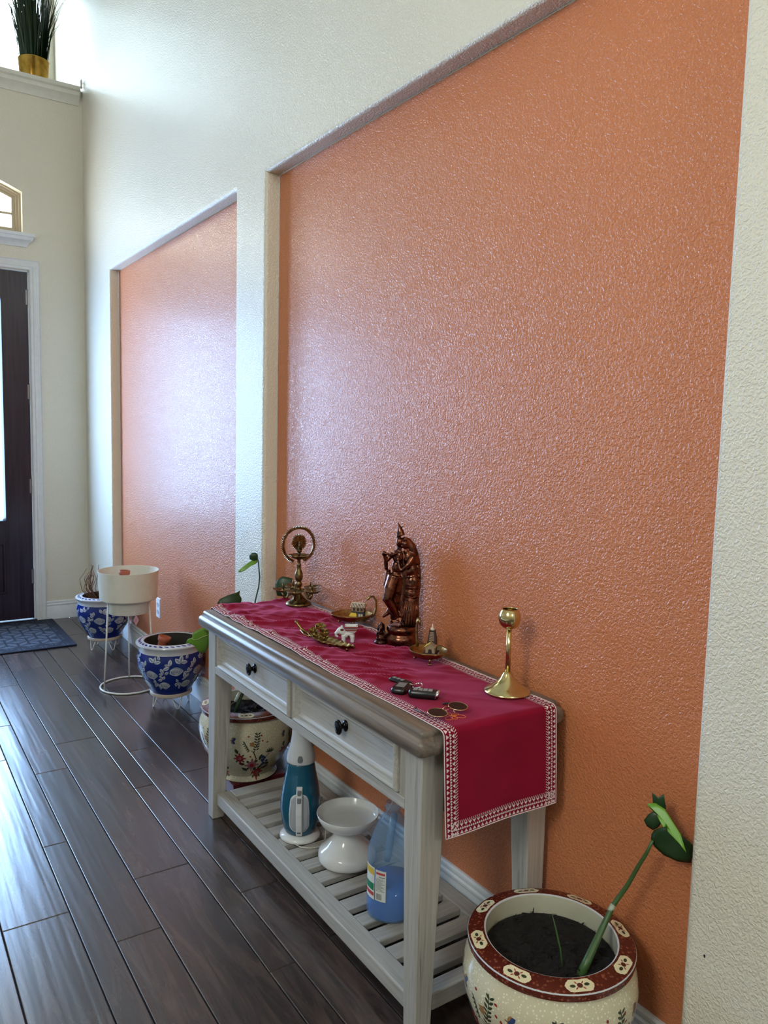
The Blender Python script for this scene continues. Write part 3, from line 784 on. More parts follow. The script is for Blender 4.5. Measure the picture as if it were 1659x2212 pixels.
# ================================================================== swan dishes with painted miniature temples
def swan_dish(cx, cy, rx, ry, ang, neck, label):
    t = thing('swan_dish', (cx, cy, ZR), label, 'dish', 'brass swan dishes on the runner')
    m = MB(); n = 48; T_ = Matrix.Translation((cx, cy, ZR)) @ Matrix.Rotation(ang, 4, 'Z'); m.T = T_
    rows_ = []
    for f_, z in ((.02, .010), (.5, .011), (.82, .018), (.97, .028), (1.0, .034), (.985, .0352), (.96, .033), (.80, .0215), (.5, .0145), (.02, .0135)):
        row = []
        for k in range(n):
            a = 2*PI*k/n; w = 1 + (.018*cos(9*a) if f_ > .9 else 0) + .10*max(0, cos(a-PI))**12*(f_ > .9)
            row.append((rx*f_*w*cos(a), ry*f_*w*sin(a), z))
        rows_.append(row)
    m.loops(rows_); m.build('bowl', M_DISHBRASS, t, smooth=True)
    m = MB(); m.T = T_
    if neck == 'tall':
        m.tube([(rx*.95, 0, .030), (rx*.99, 0, .046), (rx*1.02, 0, .072), (rx*1.02, 0, .098), (rx*.96, 0, .112), (rx*.86, 0, .113), (rx*.79, 0, .103), (rx*.74, 0, .092)], [.005, .004, .0036, .0034, .0034, .0042, .004, .0012], 10)
    else:
        m.tube([(rx*.90, 0, .022), (rx*1.05, 0, .030), (rx*1.17, 0, .050), (rx*1.16, 0, .076), (rx*1.02, 0, .092), (rx*.85, 0, .091), (rx*.74, 0, .082), (rx*.66, 0, .080)], [.0055, .004, .0036, .0034, .0034, .0042, .004, .0012], 10)
    m.build('swan_neck', M_DISHBRASS, t, smooth=True)
    for k in range(3):
        a = 2*PI*k/3+.5; p = Vector((rx*.62*cos(a), ry*.62*sin(a), 0))
        f = MB(); f.T = T_; f.tube([p+Vector((0, 0, .016)), p*1.06+Vector((0, 0, .010)), p*1.10+Vector((0, 0, .004))], [.005, .003, .003], 8)
        for j in (-1, 0, 1):
            b = a+j*.28; f.ell((p.x*1.12+.004*cos(b+j*.6), p.y*1.12+.004*sin(b+j*.6), .0028), (.0032, .0026, .0027), 8, 6)
        f.build('foot', M_DISHBRASS, t, smooth=True)
    return t
d1R, d1N = frame(-.008, 2.185); d2R, d2N = frame(-.042, 1.70)
a1 = math.atan2(d1R.y, d1R.x); a2 = math.atan2(d2R.y, d2R.x)
swan_dish(-.010, 2.182, .068, .056, a1+.10, 'arch', 'oval brass swan dish behind the white elephant, holding a two-storey miniature house')
swan_dish(-.048, 1.708, .056, .054, a2+math.radians(128), 'tall', 'round brass swan dish right of the copper statue, holding a miniature tower temple')
def mini(name, cx, cy, cz, ang, label):
    t = thing(name, (cx, cy, cz), label, 'figurine'); return t, Matrix.Translation((cx, cy, cz)) @ Matrix.Rotation(ang, 4, 'Z')
# house: local x = along front (screen right), y = depth away
t, T_ = mini('miniature_house', .0, 2.172, ZR+.0142, a1-.28, 'tiny painted two-storey building with striped eaves and yellow porch roof')
def mbox(tt, TT, name, a, b, mat, bevel=0):
    m = MB(); m.T = TT; m.box(a, b); return m.build(name, mat, tt, bevel=bevel)
mbox(t, T_, 'plinth', (-.026, -.022, 0), (.028, .018, .007), M_MBROWN); mbox(t, T_, 'lower_floor', (-.014, -.010, .007), (.026, .014, .028), M_MBLUE)
mbox(t, T_, 'upper_floor', (-.015, -.011, .028), (.0265, .0145, .046), M_MSTONE)
m = MB(); m.T = T_; m.hexa([(-.019, -.016, .045), (.031, -.016, .045), (.031, .019, .045), (-.019, .019, .045)], [(-.017, -.002, .058), (.029, -.002, .058), (.029, .006, .058), (-.017, .006, .058)]); rf = m.build('roof', M_MCREAM, t)
for k in range(9):
    m = MB(); m.T = T_; x = -.0155+k*.0052
    m.poly([(x, -.0161, .0455), (x+.0024, -.0161, .0455), (x+.0026, -.0040, .0566), (x+.0004, -.0040, .0566)]); m.build('roof_stripe', M_MBROWN, rf)
m = MB(); m.T = T_; m.hexa([(-.020, -.026, .016), (.006, -.026, .016), (.006, -.010, .016), (-.020, -.010, .016)], [(-.016, -.015, .025), (.002, -.015, .025), (.002, -.010, .025), (-.016, -.010, .025)]); m.build('porch_roof', M_YEL, t)
mbox(t, T_, 'porch', (-.018, -.024, .007), (.004, -.010, .016), M_YEL)
for x in (-.010, .004, .016):
    mbox(t, T_, 'window', (x, -.0118, .032), (x+.007, -.0108, .041), M_MBROWN)
for x in (.009, .017): mbox(t, T_, 'window', (x, -.0108, .011), (x+.006, -.0098, .022), M_MCREAM)
for z in (.028, .0445): mbox(t, T_, 'cornice', (-.0165, -.0125, z), (.028, .016, z+.0015), M_MBROWN)
t, T_ = mini('miniature_temple', -.044, 1.700, ZR+.0142, a2-.18, 'tiny painted temple with dark tapering tower and yellow gabled porch')
mbox(t, T_, 'plinth', (-.019, -.030, 0), (.019, .020, .013), M_MCREAM); mbox(t, T_, 'terrace', (-.020, -.031, .013), (.020, .021, .0152), M_MBROWN)
for k in range(5): mbox(t, T_, 'carved_panel', (-.016+k*.0068, -.0308, .002), (-.0115+k*.0068, -.0298, .011), M_YEL if k % 2 else M_MSTONE)
mbox(t, T_, 'shrine', (-.013, -.020, .015), (.013, .002, .032), M_MSTONE)
m = MB(); m.T = T_; m.hexa([(-.006, -.0206, .015), (.006, -.0206, .015), (.006, -.0198, .015), (-.006, -.0198, .015)], [(-.004, -.0206, .026), (.004, -.0206, .026), (.004, -.0198, .026), (-.004, -.0198, .026)]); m.build('doorway', M_MBROWN, t)
m = MB(); m.T = T_
m.hexa([(-.016, -.023, .031), (0, -.023, .043), (0, .004, .043), (-.016, .004, .031)], [(-.016, -.023, .033), (0, -.023, .0455), (0, .004, .0455), (-.016, .004, .033)]); m.build('roof_slope', M_YEL, t)
m = MB(); m.T = T_
m.hexa([(0, -.023, .043), (.016, -.023, .031), (.016, .004, .031), (0, .004, .043)], [(0, -.023, .0455), (.016, -.023, .033), (.016, .004, .033), (0, .004, .0455)]); m.build('roof_slope', M_MSTONE, t)
m = MB(); m.T = T_; m.poly([(-.013, -.0201, .032), (.013, -.0201, .032), (0, -.0201, .0425)]); m.build('gable', M_MSTONE, t)
m = MB(); m.T = T_
def sq(r, z, cy=.010): return [(-r, cy-r, z), (r, cy-r, z), (r, cy+r, z), (-r, cy+r, z)]
m.loops([sq(.0125, .015), sq(.0122, .040), sq(.0105, .056), sq(.008, .070), sq(.0085, .071), sq(.0085, .074)]); m.build('tower', M_MBROWN, t)
for k in range(6): 
    z = .046+k*.0042; r = .0112-k*.0007
    mbox(t, T_, 'tower_course', (-r*.62, .010-r-.0012, z), (r*.62, .010-r+.002, z+.0026), M_MSTONE)
m = MB(); m.T = T_; m.lathe([(0, .074), (.006, .074), (.0055, .078), (.002, .082), (.0028, .086), (.001, .090), (0, .094)], 14, (0, .010, 0)); m.build('finial', M_MCREAM, t, smooth=True)

# ================================================================== brass leaf dish with flowers
LA, LB = Vector((-.232, 2.066, ZR+.014)), Vector((-.190, 1.878, ZR+.014))
leafd = thing('leaf_dish', (-.20, 1.98, ZR), 'aged brass leaf-shaped dish with raised flowers and a curled stem', 'dish')
ax_ = (LB-LA); LL = ax_.length; ax_.normalize(); sd = Vector((ax_.y, -ax_.x, 0)).normalized()
if sd.x > 0: sd = -sd
m = MB(); rows_ = []; nl = 40; nw = 14
for i in range(nl+1):
    t = i/nl; w = .029*(sin(PI*min(1, t**.72*.98+.02))**.7)*(1-.18*t) + .001
    row = []
    for j in range(nw+1):
        k = j/nw*2-1; c = LA + ax_*(t*LL) + sd*(-k*w*(1+.05*sin(i*1.3)))
        z = .012*k*k*(1-.35*t) + .0022*sin(i*1.35)*abs(k)**2 - .008*sin(PI*t) + .0018*cos(k*9)*(1-abs(k))
        row.append(c+Vector((0, 0, z)))
    rows_.append(row)
idx = [[m.P(p) for p in r] for r in rows_]
for i in range(nl):
    for j in range(nw): m.F((idx[i][j], idx[i+1][j], idx[i+1][j+1], idx[i][j+1]))
m.build('leaf_tray', M_LEAFBRASS, leafd, smooth=True, solid=.003)
m = MB(); P0 = LA
m.tube([P0+ax_*.02+Vector((0, 0, -.002)), P0-ax_*.012+Vector((0, 0, .004)), P0-ax_*.035+sd*.006+Vector((0, 0, .014)), P0-ax_*.050+sd*.010+Vector((0, 0, .030)), P0-ax_*.058+sd*.010+Vector((0, 0, .036))], [.0045, .0042, .004, .0042, .0048], 10)
m.tube([P0+ax_*.015+sd*.014+Vector((0, 0, .002)), P0-ax_*.010+sd*.014+Vector((0, 0, .002)), P0-ax_*.034+sd*.010+Vector((0, 0, .012))], [.003, .003, .0028], 8)
m.build('stem', M_LEAFBRASS, leafd, smooth=True)
fdir = (CAMP-LA).normalized()*.55+Vector((0, 0, .8)); fdir.normalize()
for (t, s_, z, r_) in ((.10, .004, .022, .017), (.20, -.006, .036, .019), (.31, -.004, .022, .018), (.22, .012, .012, .016), (.36, .006, .010, .015)):
    c = LA+ax_*(t*LL)+sd*s_+Vector((0, 0, z-.004)); m = MB(); fa = fdir.cross(Vector((.3, .9, .1))).normalized(); fb = fdir.cross(fa)
    for k in range(5):
        a = 2*PI*k/5+t*9; dr = (fa*cos(a)+fb*sin(a)+fdir*.22).normalized(); sd2 = dr.cross(fdir).normalized(); up2 = sd2.cross(dr)
        pts = []
        for (u_, w_, h_) in ((0, 0, 0), (.35, .32, .06), (.7, .42, .1), (1.0, 0, .0), (.7, -.42, .1), (.35, -.32, .06)): pts.append(c+dr*u_*r_+sd2*w_*r_+up2*h_*r_)
        ce = m.P(c+dr*r_*.55-up2*r_*.08); ids = [m.P(p) for p in pts]
        for j in range(6): m.F((ce, ids[j], ids[(j+1) % 6]))
    m.ell(c+fdir*.002, (.003, .003, .003), 8, 6); m.tube([c, c-Vector((0, 0, z*.8))], .002, 6)
    m.build('flower', M_LEAFBRASS, leafd, solid=.0014)
for (t, s_) in ((.5, .006), (.85, .0)):
    c = LA+ax_*(t*LL)+sd*s_; MB().tube([c+Vector((0, 0, -.006)), Vector((c.x, c.y, ZR))], [.004, .003], 8).build('foot', M_LEAFBRASS, leafd, smooth=True)

# ================================================================== white elephant figurine
ex_, ey_ = -.142, 1.992
eleph = thing('elephant_figurine', (ex_, ey_, ZR), 'small white ceramic elephant with a red-striped open box on its back', 'figurine')
eR, eN = frame(ex_, ey_)
def EP(s, d, z): return Vector((ex_, ey_, ZR+z))+eR*s+eN*d
eF = (eR*1.0+eN*(-.15)).normalized()
m = MB(); rotE = Matrix((eR, eN, Vector((0, 0, 1)))).transposed()
m.ell(EP(0, 0, .025), (.020, .014, .013), 16, 10, 0, rotE); m.ell(EP(-.022, -.002, .035), (.012, .011, .012), 16, 10, 0, rotE)
m.tube([EP(-.030, -.003, .034), EP(-.037, -.004, .026), EP(-.036, -.004, .020), EP(-.030, -.006, .016)], [.006, .005, .004, .003], 8)
for s_, d_ in ((-.013, -.008), (-.013, .008), (.014, -.008), (.014, .008)): m.tube([EP(s_, d_, .022), EP(s_, d_, 0.001)], [.0068, .0062], 10)
m.tube([EP(-.018, -.003, .046), EP(-.019, -.003, .052)], [.004, .003], 8); m.tube([EP(-.030, -.006, .030), EP(-.036, -.008, .029)], [.002, .0012], 6)
m.build('body', M_WHITEC, eleph, remesh=.0014, smoothit=2)
def er(hs, hd, z, cs=.010): return [EP(cs-hs, -hd, z), EP(cs+hs, -hd, z), EP(cs+hs, hd, z), EP(cs-hs, hd, z)]
m = MB(); m.loops([er(.011, .010, .030), er(.016, .014, .036), er(.020, .0165, .052), er(.0185, .015, .052), er(.0145, .012, .040)]); bx_ = m.build('back_box', M_WHITEC, eleph, bevel=.0006)
for z0_, c_ in ((.037, P_RED), (.0425, P_BROWN), (.047, P_RED)):
    h0 = .016+(z0_-.036)*.25+.0004; h1 = h0+.0008; d0 = .014+(z0_-.036)*.156+.0004
    m = MB(); m.loops([er(h0, d0, z0_), er(h1, d0+.0005, z0_+.0034)], 0, False, False); m.build('painted_stripe', c_, bx_)
m = MB(); m.ell(EP(-.016, -.0105, .034), (.008, .002, .0095), 12, 8, 0, rotE); m.build('ear', M_WHITEC, eleph, smooth=True)
m = MB(); m.ell(EP(-.018, -.0128, .040), (.006, .0008, .0035), 10, 6, 0, rotE); m.ell(EP(.002, -.0138, .019), (.0032, .0008, .005), 10, 6, 0, rotE); m.build('painted_marks', P_BROWN, eleph, smooth=True)
m = MB(); m.tube([EP(.026, 0, .050), EP(.033, -.002, .052), EP(.036, -.002, .057)], [.002, .0016, .0012], 6); m.ell(EP(.035, -.003, .046), (.0026, .0026, .0026), 8, 6); m.build('handle', M_DISHBRASS, eleph, smooth=True)

# ================================================================== keys
def fob(parent, name, c, ang, L, Wd, H, mat=M_BLACK, tilt=0):
    m = MB(); m.T = Matrix.Translation(c) @ Matrix.Rotation(ang, 4, 'Z') @ Matrix.Rotation(tilt, 4, 'X')
    def rl_(i, z):
        pts = []; r = min(Wd*.32, .012)
        for cx, cy, a0 in ((L/2-r, Wd/2-r, 0), (-L/2+r, Wd/2-r, PI/2), (-L/2+r, -Wd/2+r, PI), (L/2-r, -Wd/2+r, 1.5*PI)):
            for k in range(5): a = a0+PI/2*k/4; pts.append((cx+(r-i)*cos(a), cy+(r-i)*sin(a), z))
        return pts
    m.loops([rl_(.003, 0), rl_(.0005, .003), rl_(0, H*.5), rl_(.001, H-.003), rl_(.004, H)])
    return autosmooth(m.build(name, mat, parent), 40), m.T
keys = thing('key_ring', (-.245, 1.56, ZR), 'two black car key fobs joined by a silver split ring', 'keys')
o, T_ = fob(keys, 'key_fob', (-.262, 1.535, ZR), math.radians(38), .062, .040, .014)
m = MB(); m.T = T_; m.box((-.010, -.011, .0138), (.022, .011, .0148)); bp_ = m.build('button_pad', M_GREYBTN, o, bevel=.0006)
for k in range(4): 
    m = MB(); m.T = T_; m.box((-.0095+k*.008, -.0105, .0147), (-.0093+k*.008+.0012, .0105, .0151)); m.build('button_groove', M_BLACK, bp_)
o, T_ = fob(keys, 'key_fob', (-.226, 1.588, ZR), math.radians(-78), .070, .024, .009)
for k in range(3): 
    m = MB(); m.T = T_; m.box((-.026+k*.014, -.005, .0088), (-.017+k*.014, .005, .0098)); m.build('button', M_GREYBTN, o, bevel=.0004)
m = MB()
for dz, rr_ in ((.004, .0125), (.0055, .012)): m.tube([(-.210+rr_*cos(a), 1.536+rr_*sin(a), ZR+dz+.003*cos(a)) for a in [2*PI*k/28 for k in range(28)]], .0009, 6, closed=True)
m.tube([(-.236, 1.552, ZR+.009), (-.224, 1.545, ZR+.008), (-.219, 1.541, ZR+.006)], .0022, 6)
m.build('split_ring', M_CHROME, keys, smooth=True)
ck = thing('car_key', (-.238, 1.466, ZR), 'single black car key fob with chrome end nearest the sunglasses', 'keys')
o, T_ = fob(ck, 'fob', (-.240, 1.470, ZR), math.radians(-45), .074, .034, .018)
m = MB(); m.T = T_; m.box((-.026, -.009, .0175), (.024, .010, .0184)); pad = m.build('button_panel', M_BLACK, o, bevel=.0006)
for k in range(4):
    m = MB(); m.T = T_; m.box((-.025+k*.0122, -.0075, .0183), (-.0145+k*.0122, .0085, .0192)); m.build('button', M_GREYBTN, pad, bevel=.0005)
m = MB(); m.T = T_
m.tube([(.034, -.016, .009), (.036, -.006, .0165), (.037, .004, .0165), (.035, .015, .010)], [.003, .0042, .0042, .003], 8); m.tube([(.031, -.0168, .004), (.033, -.012, .0165), (.033, .012, .0165), (.031, .0168, .004)], .0016, 6)
m.build('chrome_end', M_CHROME, ck, smooth=True)

# ================================================================== round sunglasses
sg = thing('sunglasses', (-.262, 1.35, ZR), 'round dark sunglasses with thin gold frames lying folded', 'sunglasses')
c1, c2 = Vector((-.295, 1.343, ZR+.012)), Vector((-.230, 1.350, ZR+.013)); GR = .0222
gx = (c2-c1).normalized(); tl = Vector((-.07, -.10, 1)).normalized(); gn = (tl-gx*tl.dot(gx)).normalized(); gy = gn.cross(gx)
for c in (c1, c2):
    m = MB(); ring = [c+gx*GR*cos(a)+gy*GR*sin(a) for a in [2*PI*k/40 for k in range(40)]]
    m.tube(ring, .0011, 6, closed=True); m.build('rim', M_GOLDW, sg, smooth=True)
    m = MB(); top = [c+(p-c)*.98+gn*.0006 for p in ring]; bot = [c+(p-c)*.98-gn*.0006 for p in ring]; m.loops([bot, top]); m.build('lens', M_LENS, sg)
m = MB(); mid = (c1+c2)/2
m.tube([c1+gx*GR*.93+gy*.006, mid+gn*.003+gy*.010, c2-gx*GR*.93+gy*.006], .0011, 6); m.tube([c1+gx*GR*.98-gy*.001, mid-gn*.001+gy*.0, c2-gx*GR*.98-gy*.001], .0011, 6)
for c, s_ in ((c1, 1), (c2, -1)): m.tube([c+gx*s_*GR*.9-gy*.006, c+gx*s_*(GR*.98)-gy*.010-gn*.005, c+gx*s_*(GR*.98)-gy*.013-gn*.005], [.0008, .0012, .002], 6)
m.build('bridge', M_GOLDW, sg, smooth=True)
for c, s_ in ((c1, -1), (c2, 1)):
    e = c+gx*s_*GR+gy*.004; m = MB()
    if s_ < 0: pts = [e, e-gn*.003+gx*s_*.003, Vector((e.x-.004, e.y+.012, ZR+.010)), Vector((-.318, 1.398, ZR+.006)), Vector((-.306, 1.410, ZR+.004))]
    else: pts = [e, e-gn*.004, Vector((e.x-.008, e.y+.014, ZR+.012)), Vector((-.224, 1.392, ZR+.006)), Vector((-.236, 1.400, ZR+.004))]
    m.tube(pts, [.001, .001, .0012, .0022, .0024], 6); m.build('temple_arm', M_BLACK, sg, smooth=True)

# ================================================================== brass candle holder
chx, chy = -.036, 1.396
ch = thing('candle_holder', (chx, chy, ZR), 'tall shiny brass candle holder with round cup and flared foot', 'candle holder')
MB().lathe([(0, 0), (.054, 0), (.0575, .002), (.0575, .005), (.055, .008), (.042, .015), (.028, .025), (.018, .037), (.012, .048), (.0095, .053), (0, .053)], 56, (chx, chy, ZR)).build('base', M_BRASS, ch, smooth=True)
MB().lathe([(0, .050), (.0065, .050), (.0062, .165), (0, .165)], 24, (chx, chy, ZR)).build('stem', M_BRASS, ch, smooth=True)
MB().lathe([(0, .160), (.008, .161), (.018, .166), (.025, .175), (.028, .187), (.0268, .199), (.0225, .209), (.0195, .2125), (.0182, .2115), (.020, .207), (.024, .196), (.024, .184), (.018, .172), (0, .168)], 48, (chx, chy, ZR)).build('cup', M_BRASS, ch, smooth=True)

# ================================================================== surface decoration wrapped round turned shapes
class Wrap:
    """maps (theta, z) onto a turned profile so that painted shapes lie on the curved surface"""
    def __init__(s, prof, c): s.p = prof; s.c = Vector(c)
    def at(s, th, z, off):
        p = s.p
        for (r0, z0), (r1, z1) in zip(p, p[1:]):
            if min(z0, z1) <= z <= max(z0, z1) and abs(z1-z0) > 1e-9:
                k = (z-z0)/(z1-z0); r = r0+(r1-r0)*k; nz = -(r1-r0)/(z1-z0); break
        else: r = p[-1][0] if z > p[-1][1] else p[0][0]; nz = 0
        n = Vector((cos(th), sin(th), nz)).normalized()
        return s.c+Vector((r*cos(th), r*sin(th), z))+n*off
class Deco:
    def __init__(s, wrap, rref): s.w = wrap; s.r = rref; s.m = MB()
    def shape(s, th0, z0, pts, mi, off=.0007):
        n = len(pts); cx = sum(p[0] for p in pts)/n; cz = sum(p[1] for p in pts)/n
        ce = s.m.P(s.w.at(th0+cx/s.r, z0+cz, off)); prev = None
        for k in ((.55, 1.0) if n < 24 else (.25, .5, .75, .9, 1.0)):
            ring = [s.m.P(s.w.at(th0+(cx+(p[0]-cx)*k)/s.r, z0+cz+(p[1]-cz)*k, off*(1 if k < 1 else .6))) for p in pts]
            for j in range(n):
                j2 = (j+1) % n
                if prev is None: s.m.F((ce, ring[j], ring[j2]), mi)
                else: s.m.F((prev[j], ring[j], ring[j2], prev[j2]), mi)
            prev = ring
    def leaf(s, th0, z0, x, z, L, w, a, mi, off=.0007):
        pts = []
        for u_, v_ in ((0, 0), (.25, .75), (.5, 1), (.78, .7), (1, 0), (.78, -.7), (.5, -1), (.25, -.75)):
            px, pz = u_*L, v_*w/2; pts.append((x+px*cos(a)-pz*sin(a), z+px*sin(a)+pz*cos(a)))
        s.shape(th0, z0, pts, mi, off)
    def disc(s, th0, z0, x, z, r, mi, off=.0007, n=10, lobes=0, am=.15):
        s.shape(th0, z0, [(x+r*(1+am*cos(lobes*2*PI*k/n))*cos(2*PI*k/n), z+r*(1+am*cos(lobes*2*PI*k/n))*sin(2*PI*k/n)) for k in range(n)], mi, off)
    def line(s, th0, z0, pts, w, mi, off=.0006):
        for (a, b) in zip(pts, pts[1:]):
            d = Vector((b[0]-a[0], b[1]-a[1])); d.normalize(); nx, nz = -d.y*w/2, d.x*w/2
            s.m.F([s.m.P(s.w.at(th0+px/s.r, z0+pz, off)) for px, pz in ((a[0]+nx, a[1]+nz), (a[0]-nx, a[1]-nz), (b[0]-nx, b[1]-nz), (b[0]+nx, b[1]+nz))], mi)

def leaf_blade(parent, name, outline, c, mat, bulge=.01, thick=.0012, tiltd=0.0, yaw=0.0, label=None):
    """leaf with its own curvature: outline in (right, up) metres about c, facing the camera side, bulging and tilted in depth"""
    R_, N_v = frame(c[0], c[1]); rz = Matrix.Rotation(yaw, 3, 'Z'); R_ = rz @ R_; N_v = rz @ N_v
    n = len(outline); cx = sum(p[0] for p in outline)/n; cz = sum(p[1] for p in outline)/n
    mx = max((Vector(p)-Vector((cx, cz))).length for p in outline)
    m = MB(); C0 = Vector(c)
    def pt(x, z):
        d = (Vector((x, z))-Vector((cx, cz))).length/mx
        return C0 + R_*x + Vector((0, 0, z)) + N_v*(bulge*(d*d) + tiltd*(z-cz))
    ce = m.P(pt(cx, cz)); prev = None
    for k in (.25, .5, .75, 1):
        ring = [m.P(pt(cx+(p[0]-cx)*k, cz+(p[1]-cz)*k)) for p in outline]
        for j in range(n):
            j2 = (j+1) % n
            if prev is None: m.F((ce, ring[j], ring[j2]))
            else: m.F((prev[j], ring[j], ring[j2], prev[j2]))
        prev = ring
    return m.build(name, mat, parent, smooth=True, solid=thick, label=label)
def soil_part(parent, cx, cy, z, r, seed):
    m = MB(); n = 36; rows_ = []; rnd = random.Random(seed)
    for j in range(10):
        rr_ = r*(1-j/10) ; 
        rows_.append([(cx+rr_*cos(2*PI*k/n), cy+rr_*sin(2*PI*k/n), z + (noise.noise(Vector((rr_*40*cos(2*PI*k/n), rr_*40*sin(2*PI*k/n), seed)))*.012 + rnd.uniform(-.004, .004) if j else -.004)) for k in range(n)])
    m.loops(rows_, 0, False, True)
    for _ in range(260):      # bark flakes
        a = rnd.uniform(0, 2*PI); rr_ = r*math.sqrt(rnd.random())*.93; p = Vector((cx+rr_*cos(a), cy+rr_*sin(a), z+rnd.uniform(.002, .009)))
        d = Vector((rnd.uniform(-1, 1), rnd.uniform(-1, 1), rnd.uniform(-.5, .6))).normalized()*rnd.uniform(.004, .011); e = Vector((rnd.uniform(-1, 1), rnd.uniform(-1, 1), rnd.uniform(-.4, .4)))*.004
        m.poly([p-d, p+e, p+d, p-e])
    return m.build('soil', M_SOIL, parent, kind='stuff')

# ================================================================== beige floral planters
BEIGE = [(.112, .0), (.118, .006), (.112, .014), (.108, .022), (.122, .045), (.146, .078), (.168, .118), (.182, .160), (.187, .196), (.183, .226), (.172, .248), (.167, .256)]
def beige_planter(cx, cy, z0, label, seed, th_list, foot):
    t = thing('floral_planter', (cx, cy, 0), label, 'planter', 'beige floral planters by the console table')
    prof = [(0, z0-foot), (BEIGE[0][0], z0-foot)] + [(r, z0+z) for r, z in BEIGE] + [(.178, z0+.262), (.179, z0+.276), (.1775, z0+.2785), (.143, z0+.287), (.1395, z0+.285), (.140, z0+.26), (.15, z0+.2), (.13, z0+.1), (0, z0+.06)]
    nb = len(BEIGE)
    mis = [0]*(1+nb) + [1, 2, 1] + [2] + [0]*6
    mis = []
    for (r0, a), (r1, b) in zip(prof, prof[1:]):
        i = len(mis)
        if i < nb+1: mis.append(0)
        elif i == nb+1: mis.append(1)
        elif i == nb+2: mis.append(1)
        elif i == nb+3: mis.append(3)
        elif i == nb+4: mis.append(1)
        elif i == nb+5: mis.append(3)
        else: mis.append(2)
    o = MB().lathe(prof, 64, (cx, cy, 0), mis=mis).build('pot', [M_BEIGE, M_RIM, plain('pale_inside', srgb(196, 192, 170), .3), M_GREYGL], t, smooth=True)
    autosmooth(o, 45)
    # rim cartouches
    for k in range(8):
        d = MB(); a0 = 2*PI*k/8 + .35
        def rp(x, y, h):   # x along the rim, y radial
            r = .1605+y; th = a0+x/.1605; zz = z0+.2785+(.1775-r)/(.1775-.143)*.0085
            return (cx+r*cos(th), cy+r*sin(th), zz+h)
        n = 20; ring = []
        for j in range(n):
            t_ = 2*PI*j/n; e = 1+.06*cos(6*t_); sx2 = abs(cos(t_))**.6*(1 if cos(t_) >= 0 else -1); sy2 = abs(sin(t_))**.6*(1 if sin(t_) >= 0 else -1)
            ring.append(d.P(rp(.029*sx2*e, .0135*sy2*e, .0007)))
        ce = d.P(rp(0, 0, .0007))
        for j in range(n): d.F((ce, ring[j], ring[(j+1) % n]), 0)
        def blob(x, y, rx, ry, mi, rot=0, n=8):
            ids = [d.P(rp(x+rx*cos(2*PI*j/n)*cos(rot)-ry*sin(2*PI*j/n)*sin(rot), y+rx*cos(2*PI*j/n)*sin(rot)+ry*sin(2*PI*j/n)*cos(rot), .0012)) for j in range(n)]
            d.F(ids, mi)
        blob(0, 0, .006, .0055, 1); blob(-.015, .001, .006, .0034, 2); blob(.015, -.001, .006, .0034, 2)
        for sx3 in (-1, 1):
            for sy3 in (-1, 1): blob(sx3*.0075, sy3*.006, .0036, .0012, 3, sx3*sy3*.8)
        d.build('rim_cartouche', [M_CART, P_BROWN, P_GREEN, P_RED], o)
    # painted sprigs and butterflies
    rnd = random.Random(seed); W_ = Wrap([(r, z0+z) for r, z in BEIGE], (cx, cy, 0)); dc = Deco(W_, .18)
    BR, GN, RD, PK, BL, OC = range(6)
    for th in th_list:
        zb = z0+.030; dc = Deco(W_, .18)
        br = [(0, 0), (.012, .03), (.004, .06), (.016, .085), (.004, .115), (.014, .145)]
        dc.line(th, zb, br, .0042, BR); dc.line(th, zb, [(.012, .03), (.045, .05), (.052, .085), (.070, .10)], .003, BR); dc.line(th, zb, [(.004, .115), (-.02, .135), (-.03, .16)], .0025, GN); dc.line(th, zb, [(.014, .145), (.018, .17), (.014, .195)], .002, GN)
        for (x, z, r, mi) in ((.0, .055, .021, PK), (.036, .012, .022, RD), (-.05, .09, .016, RD)):
            for k in range(8): dc.leaf(th, zb, x+.8*r*cos(k*PI/4), z+.8*r*sin(k*PI/4), r*.8, r*.5, k*PI/4, GN if k % 2 else mi, .0006)
            dc.disc(th, zb, x, z, r, mi, .0009, 16, 8, .08); dc.disc(th, zb, x, z, r*.45, RD if mi == PK else PK, .0012, 10)
        for k in range(9): dc.disc(th, zb, .055+rnd.uniform(-.012, .012), .088-.005*k+rnd.uniform(-.004, .004), .006, BL, .0009+.0001*k, 8)
        for k in range(6): dc.leaf(th, zb, .07, .105, .022, .005, PI*(.1+.16*k), GN)
        for k in range(7):
            z = .125+.010*k; x = .012+.001*k
            dc.leaf(th, zb, x, z, .014, .006, .6, GN); dc.leaf(th, zb, x, z, .014, .006, PI-.6, GN)
        for k in range(5):
            x, z = -.012-.004*k, .125+.008*k; dc.leaf(th, zb, x, z, .012, .005, 2.4, GN); dc.leaf(th, zb, x, z, .012, .005, -2.6, GN)
        for (x, z) in ((.035, .165), (.03, .185), (-.02, .18), (-.012, .10), (.05, .15)): dc.leaf(th, zb, x, z, .009, .006, rnd.uniform(0, 6), RD)
        dc.disc(th, zb, -.002, .15, .010, OC, .001, 12, 5, .3)
        for (x, z, a, L) in ((.03, .03, .8, .03), (-.02, .025, 2.5, .032), (.055, .03, .3, .034), (.02, .0, -.4, .03), (-.03, .06, 2.9, .028), (.03, .075, 1.3, .03), (-.055, .11, 2.0, .026), (.06, .055, -.2, .026)): dc.leaf(th, zb, x, z, L, L*.5, a, GN if rnd.random() < .7 else BR)
        # butterfly
        bx_, bz_ = -.078, .165
        for (a, L, w, mi) in ((.6, .020, .013, BL), (-.7, .018, .012, BL), (1.1, .016, .008, OC), (-1.2, .014, .008, OC)): dc.leaf(th, zb, bx_, bz_, L, w, a, mi)
